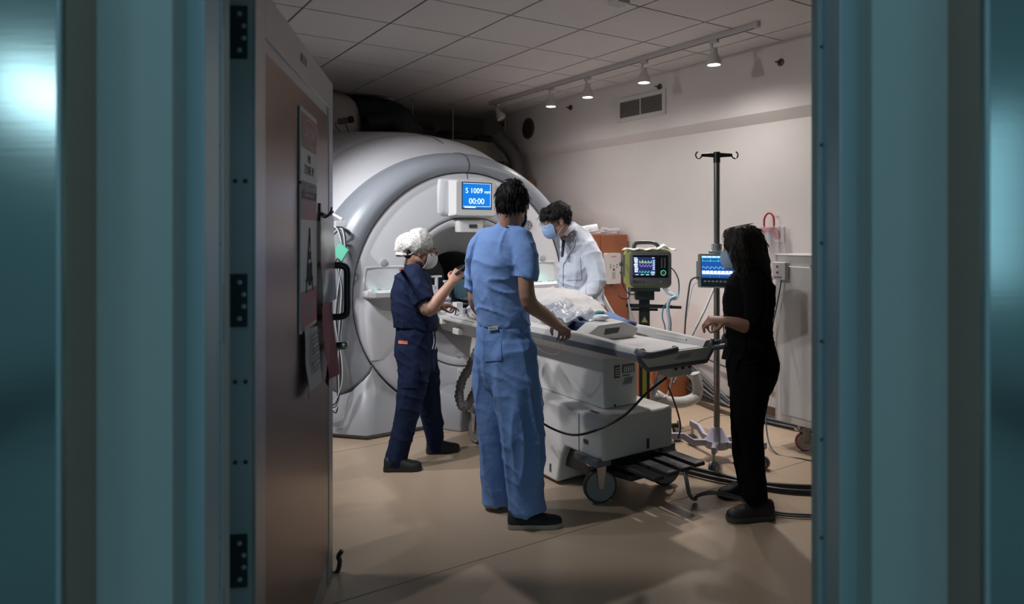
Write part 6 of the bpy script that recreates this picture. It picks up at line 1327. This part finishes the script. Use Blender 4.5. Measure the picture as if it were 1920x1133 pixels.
b = MB(); b.ell(P(1357, 634, 3.50), (0.012, 0.006, 0.022)); b.ell(P(1362, 642, 3.49), (0.005, 0.004, 0.020)); b.ell(P(1353, 640, 3.50), (0.004, 0.004, 0.016)); b.build('keys', mat('key_steel', (0.25, 0.25, 0.25), 0.35, 0.8), kk_, smooth=True)
b = MB(); b.obox(P(1361, 662, 3.51), Vector((1, 0, -0.2)).normalized(), Vector((0, 1, 0)), Vector((0.2, 0, 1)).normalized(), 0.016, 0.003, 0.034); b.build('badge', Mdark, kk_)

# ================================================================== on the table
# head coil cage at the mouth of the bore
Mcoil = mat('coil_black', (0.012, 0.012, 0.014), 0.3); Mvis = mat('coil_visor', (0.05, 0.10, 0.13), 0.12, alpha=0.72)
hc = empty('head_coil', L(-0.04, -0.20, 0.852), TH, label='black ringed head coil with tinted dome at the bore mouth', cat='head coil')
ccn = lambda k: L(-0.03, k, 1.035)
def hoop(k, r, t, w, a0=-20, a1=200): 
    b = MB(); b.rings([[L(-0.03+(r+x)*math.cos(ang(a)), k+y, 1.03+(r+x)*math.sin(ang(a))) for x, y in ((-t, -w), (t, -w), (t, w), (-t, w))] for a in np.linspace(a0, a1, 30)]); return b
hoop(-0.40, 0.170, 0.014, 0.020, -45, 225).build('front_hoop', Mcoil, hc, bevel=0.003); hoop(-0.10, 0.172, 0.022, 0.034, -45, 225).build('rear_hoop', Mcoil, hc, bevel=0.003)
b = MB(); b.rings([[L(-0.03+r*math.cos(ang(a)), k, 1.03+r*math.sin(ang(a))) for k, r in ((-0.39, 0.158), (-0.25, 0.165), (-0.11, 0.158), (-0.11, 0.154), (-0.25, 0.160), (-0.39, 0.153))] for a in np.linspace(-25, 205, 30)]); b.build('visor', Mvis, hc, smooth=True, angle=60)
for a in (35, 65, 90, 115, 145):
    b = MB(); b.tube([L(-0.03+r*math.cos(ang(a)), k, 1.03+r*math.sin(ang(a))) for k, r in ((-0.40, 0.172), (-0.25, 0.176), (-0.10, 0.168))], 0.009, 8); b.build('bar', Mcoil, hc, smooth=True)
b = MB(); b.lbox(-0.17, 0.11, -0.42, -0.06, 0.852, 0.90); b.build('base', Mcoil, hc, bevel=0.012)
b = MB(); b.tube(curve([L(-0.10, -0.42, 1.19), L(-0.09, -0.40, 1.24), L(-0.04, -0.36, 1.25), L(0.0, -0.32, 1.20)], 5), 0.018, 8); b.build('mirror_arm', Mcoil, hc, smooth=True)
# white fixtures and bottles beside and inside the bore
Mbot = mat('bottle_white', (0.72, 0.72, 0.74), 0.35)
def item(name, label, cat, c, prof, m=None):
    b = MB(); b.lathe(c, Z, prof, 20); return b.build(name, m or Mbot, smooth=True, angle=40, label=label, cat=cat)
pc = L(-0.20, -0.06, 0.851)
o = empty('pump_bottle', pc, label='white pump bottle standing just inside the bore, left of the coil', cat='bottle')
b = MB(); b.lathe(pc, Z, [(0.001, 0), (0.035, 0), (0.037, 0.01), (0.037, 0.15), (0.030, 0.165), (0.018, 0.175)], 20); b.build('bottle_body', Mbot, o, smooth=True, angle=40)
b = MB(); b.cyl(pc+Z*0.175, pc+Z*0.235, 0.009); b.obox(pc+Z*0.24-U*0.01, U, V, Z, 0.034, 0.010, 0.007); b.build('pump_head', Mbot, o, bevel=0.002)
pc = L(-0.225, 0.10, 0.851)
o = empty('t_shaped_stand', pc, label='white T-topped plastic stand deep inside the bore', cat='stand')
b = MB(); b.obox(pc+Z*0.08, U, V, Z, 0.03, 0.03, 0.08); b.obox(pc+Z*0.10-U*0.03, U, V, Z, 0.012, 0.02, 0.10); b.build('block', Mbot, o, bevel=0.003)
b = MB(); b.cyl(pc+Z*0.16, pc+Z*0.26, 0.014); b.obox(pc+Z*0.268, U, V, Z, 0.045, 0.012, 0.008); b.build('t_post', Mbot, o, bevel=0.002)
pc = L(-0.13, 0.05, 0.851); b = MB(); b.obox(pc+Z*0.11, U, V, Z, 0.038, 0.03, 0.11); b.build('white_box', Mbot, bevel=0.004, label='upright white carton beside the pump bottle in the bore', cat='box')
pc = L(-0.215, -0.24, 0.851); b = MB(); b.obox(pc+Z*0.045, U, V, Z, 0.028, 0.035, 0.045); b.build('small_carton', Mbot, bevel=0.004, label='small white carton on the near edge of the cradle', cat='box')
item('clear_cup', 'small clear cup on the cradle edge by the woman\'s lower hand', 'cup', L(-0.235, -0.36, 0.851), [(0.015, 0), (0.02, 0.05), (0.022, 0.055), (0.018, 0.05)], Mbag)
o = empty('tube_clamp', L(-0.23, -0.47, 0.852), label='grey and white tube connector at the pillow corner', cat='connector')
b = MB(); b.obox(L(-0.225, -0.47, 0.885), V, U, Z, 0.035, 0.02, 0.032); b.build('clamp_body', mat('clamp_grey', (0.22, 0.24, 0.27), 0.35), o, bevel=0.006)
b = MB(); b.tube(curve([L(-0.225, -0.42, 0.91), L(-0.22, -0.47, 0.928), L(-0.215, -0.55, 0.918), L(-0.20, -0.62, 0.915)], 5), 0.014, 12); b.build('tube_arm', Mbot, o, smooth=True)
cable('coil_cable', [L(-0.22, 0.12, 0.87), L(-0.27, 0.0, 0.93), L(-0.24, -0.10, 0.955), L(-0.18, -0.12, 0.95)], 0.008, mat('cable_lightgrey', (0.35, 0.35, 0.36), 0.5), 'light grey cable arching behind the woman\'s forearm in the bore')
# patient hidden under covers: pillow, gown, blankets as soft cloth
def cloth(name, s0, s1, k0, k1, top, m, label, cat, ns=40, nk=40, thick=0.008, hang=None, amp=0.010, seed=0, jag=0.0):
    """sheet over a height field top(s,k); edges droop"""
    o = Vector((seed*2.3, seed, 0)); R = []
    for j in range(nk+1):
        row = []
        for i in range(ns+1):
            u_, v_ = i/ns, j/nk
            s_ = s0+(s1-s0)*u_; k_ = k0+(k1-k0)*v_
            e = noise.noise(Vector((s_*6, k_*6, seed)))*jag
            z = top(s_, k_)+amp*(ridge(Vector((s_*7, k_*4, 0))+o)**2+0.6*ridge(Vector((s_*4+k_*9, k_*13, 3))+o)**3-0.5)
            row.append(L(s_+e*(1 if u_ in (0, 1) else 0.3), k_+e*(1 if v_ in (0, 1) else 0.3), z))
        R.append(row)
    n0 = ns+1; fr = [p for r in R for p in r]; bk = [p-Z*thick for p in fr]; N = len(fr)
    fs = [(j*n0+i, j*n0+i+1, (j+1)*n0+i+1, (j+1)*n0+i) for j in range(nk) for i in range(ns)]
    ed = [(i, i+1) for i in range(ns)]+[(j*n0+ns, (j+1)*n0+ns) for j in range(nk)]+[(nk*n0+i+1, nk*n0+i) for i in range(ns)]+[((j+1)*n0, j*n0) for j in range(nk)]
    b = MB(); b.add(fr+bk, fs+[tuple(x+N for x in f)[::-1] for f in fs]+[(q[1], q[0], q[0]+N, q[1]+N) for q in ed])
    return b.build(name, m, smooth=True, angle=180, label=label, cat=cat)
def body_h(s_, k_, h=0.16, w=0.19):
    return max(0.0, 1-(abs((s_+0.02)/w))**2.4)**0.5*h if abs(s_+0.02) < w else 0.0
Mbl = mat('blanket_pale_blue', (0.27, 0.42, 0.56), 0.85, bump=0.15, bscale=90); Mbw = mat('blanket_white', (0.55, 0.53, 0.51), 0.9, bump=0.2, bscale=70); Mbd = mat('pad_blue', (0.045, 0.085, 0.22), 0.8, bump=0.12, bscale=120, var=0.1)
Mpil = mat('sheet_grey', (0.40, 0.385, 0.37), 0.9, bump=0.2, bscale=60)
# blue pad on the cradle under the legs, its end folded up
cloth('blue_pad', -0.285, 0.17, -1.80, -0.95, lambda s_, k_: 0.880+(0.045 if k_ < -1.35 and s_ > -0.16 else 0.0)*min(1, (-1.35-k_)/0.08 if k_ < -1.35 else 0)+0.02*math.cos(s_*5), Mbd, 'dark blue padded cover under the white blanket, hanging over the rail', 'pad', thick=0.03, amp=0.014, seed=4)
cloth('folded_blue_cover', -0.10, 0.16, -1.78, -1.32, lambda s_, k_: 0.985-0.05*max(0, (-1.60-k_))/0.18-0.25*max(0, abs(s_-0.03)-0.09), mat('cover_blue', (0.10, 0.175, 0.37), 0.8, bump=0.1), 'mid blue folded cover lying beside the cradle grip', 'cover', thick=0.05, amp=0.008, seed=6)
cloth('pale_blue_blanket', -0.235, 0.19, -1.30, -0.42, lambda s_, k_: 0.885+body_h(s_, k_, 0.175, 0.215)+0.02*math.sin(k_*5), Mbl, 'pale blue blanket over the patient near the white-coated man', 'blanket', thick=0.02, amp=0.014, seed=8)
cloth('white_blanket', -0.29, 0.20, -1.62, -0.86, lambda s_, k_: max(0.878, 0.885+body_h(s_, k_, 0.20, 0.225)*(0.55+0.45*min(1, max(0, (k_+1.64)/0.2)))+0.022*math.sin(k_*9+s_*4)), Mbw, 'rumpled white blanket over the patient\'s legs', 'blanket', thick=0.022, amp=0.018, seed=12, jag=0.03)
# drape on the patient's shoulder next to the coil
cloth('grey_white_sheet', -0.27, 0.15, -0.98, -0.50, lambda s_, k_: 0.880+body_h(s_, k_, 0.17, 0.23)*(0.75+0.3*math.sin((k_+0.98)*5)), Mpil, 'crumpled off-white sheet at the patient\'s shoulder below the coil', 'sheet', thick=0.02, amp=0.030, seed=15, jag=0.03)
cloth('dark_mattress_pad', -0.255, 0.16, -1.0, -0.46, lambda s_, k_: 0.876, mat('pad_charcoal', (0.08, 0.08, 0.09), 0.7), 'thin charcoal pad under the off-white sheet', 'pad', thick=0.022, amp=0.010, seed=16)
# clear packaging and tubing lying over the rail
Mpk = mat('clear_packaging', (0.62, 0.64, 0.70), 0.15, alpha=0.55, bump=0.7, bscale=30)
cloth('clear_packaging', -0.33, -0.10, -1.76, -1.36, lambda s_, k_: 0.950+0.05*math.sin((k_+1.76)*7)+0.12*(s_+0.3), Mpk, 'crumpled clear plastic packaging lying on the blue pad', 'packaging', thick=0.003, amp=0.055, seed=22, jag=0.04, ns=34, nk=40)
for i in range(4):
    cable('clear_line', [L(-0.10-0.05*i, -1.40, 1.01), L(-0.18-0.03*i, -1.52, 1.0-0.01*i), L(-0.24, -1.62-0.03*i, 0.98), L(-0.20, -1.74, 0.955), L(-0.12+0.02*i, -1.78, 0.972)], 0.0045, mat('clear_tubing', (0.6, 0.63, 0.68), 0.15, alpha=0.7), 'coiled clear tubing on top of the plastic packaging', 'tubing', 'coils of clear tubing on the blue pad')
b = MB(); b.ell(L(-0.11, -1.80, 0.985), (0.05, 0.03, 0.018)); b.build('white_pouch', Mbot, smooth=True, angle=180, label='small rounded white pouch beside the cradle grip', cat='pouch')
cloth('teal_cloth', 0.0, 0.05, -1.64, -1.60, lambda s_, k_: 0.990, mat('teal_green', (0.02, 0.20, 0.19), 0.8), 'small dark teal cloth corner under the white blanket', 'cloth', ns=8, nk=8, thick=0.035, amp=0.006)
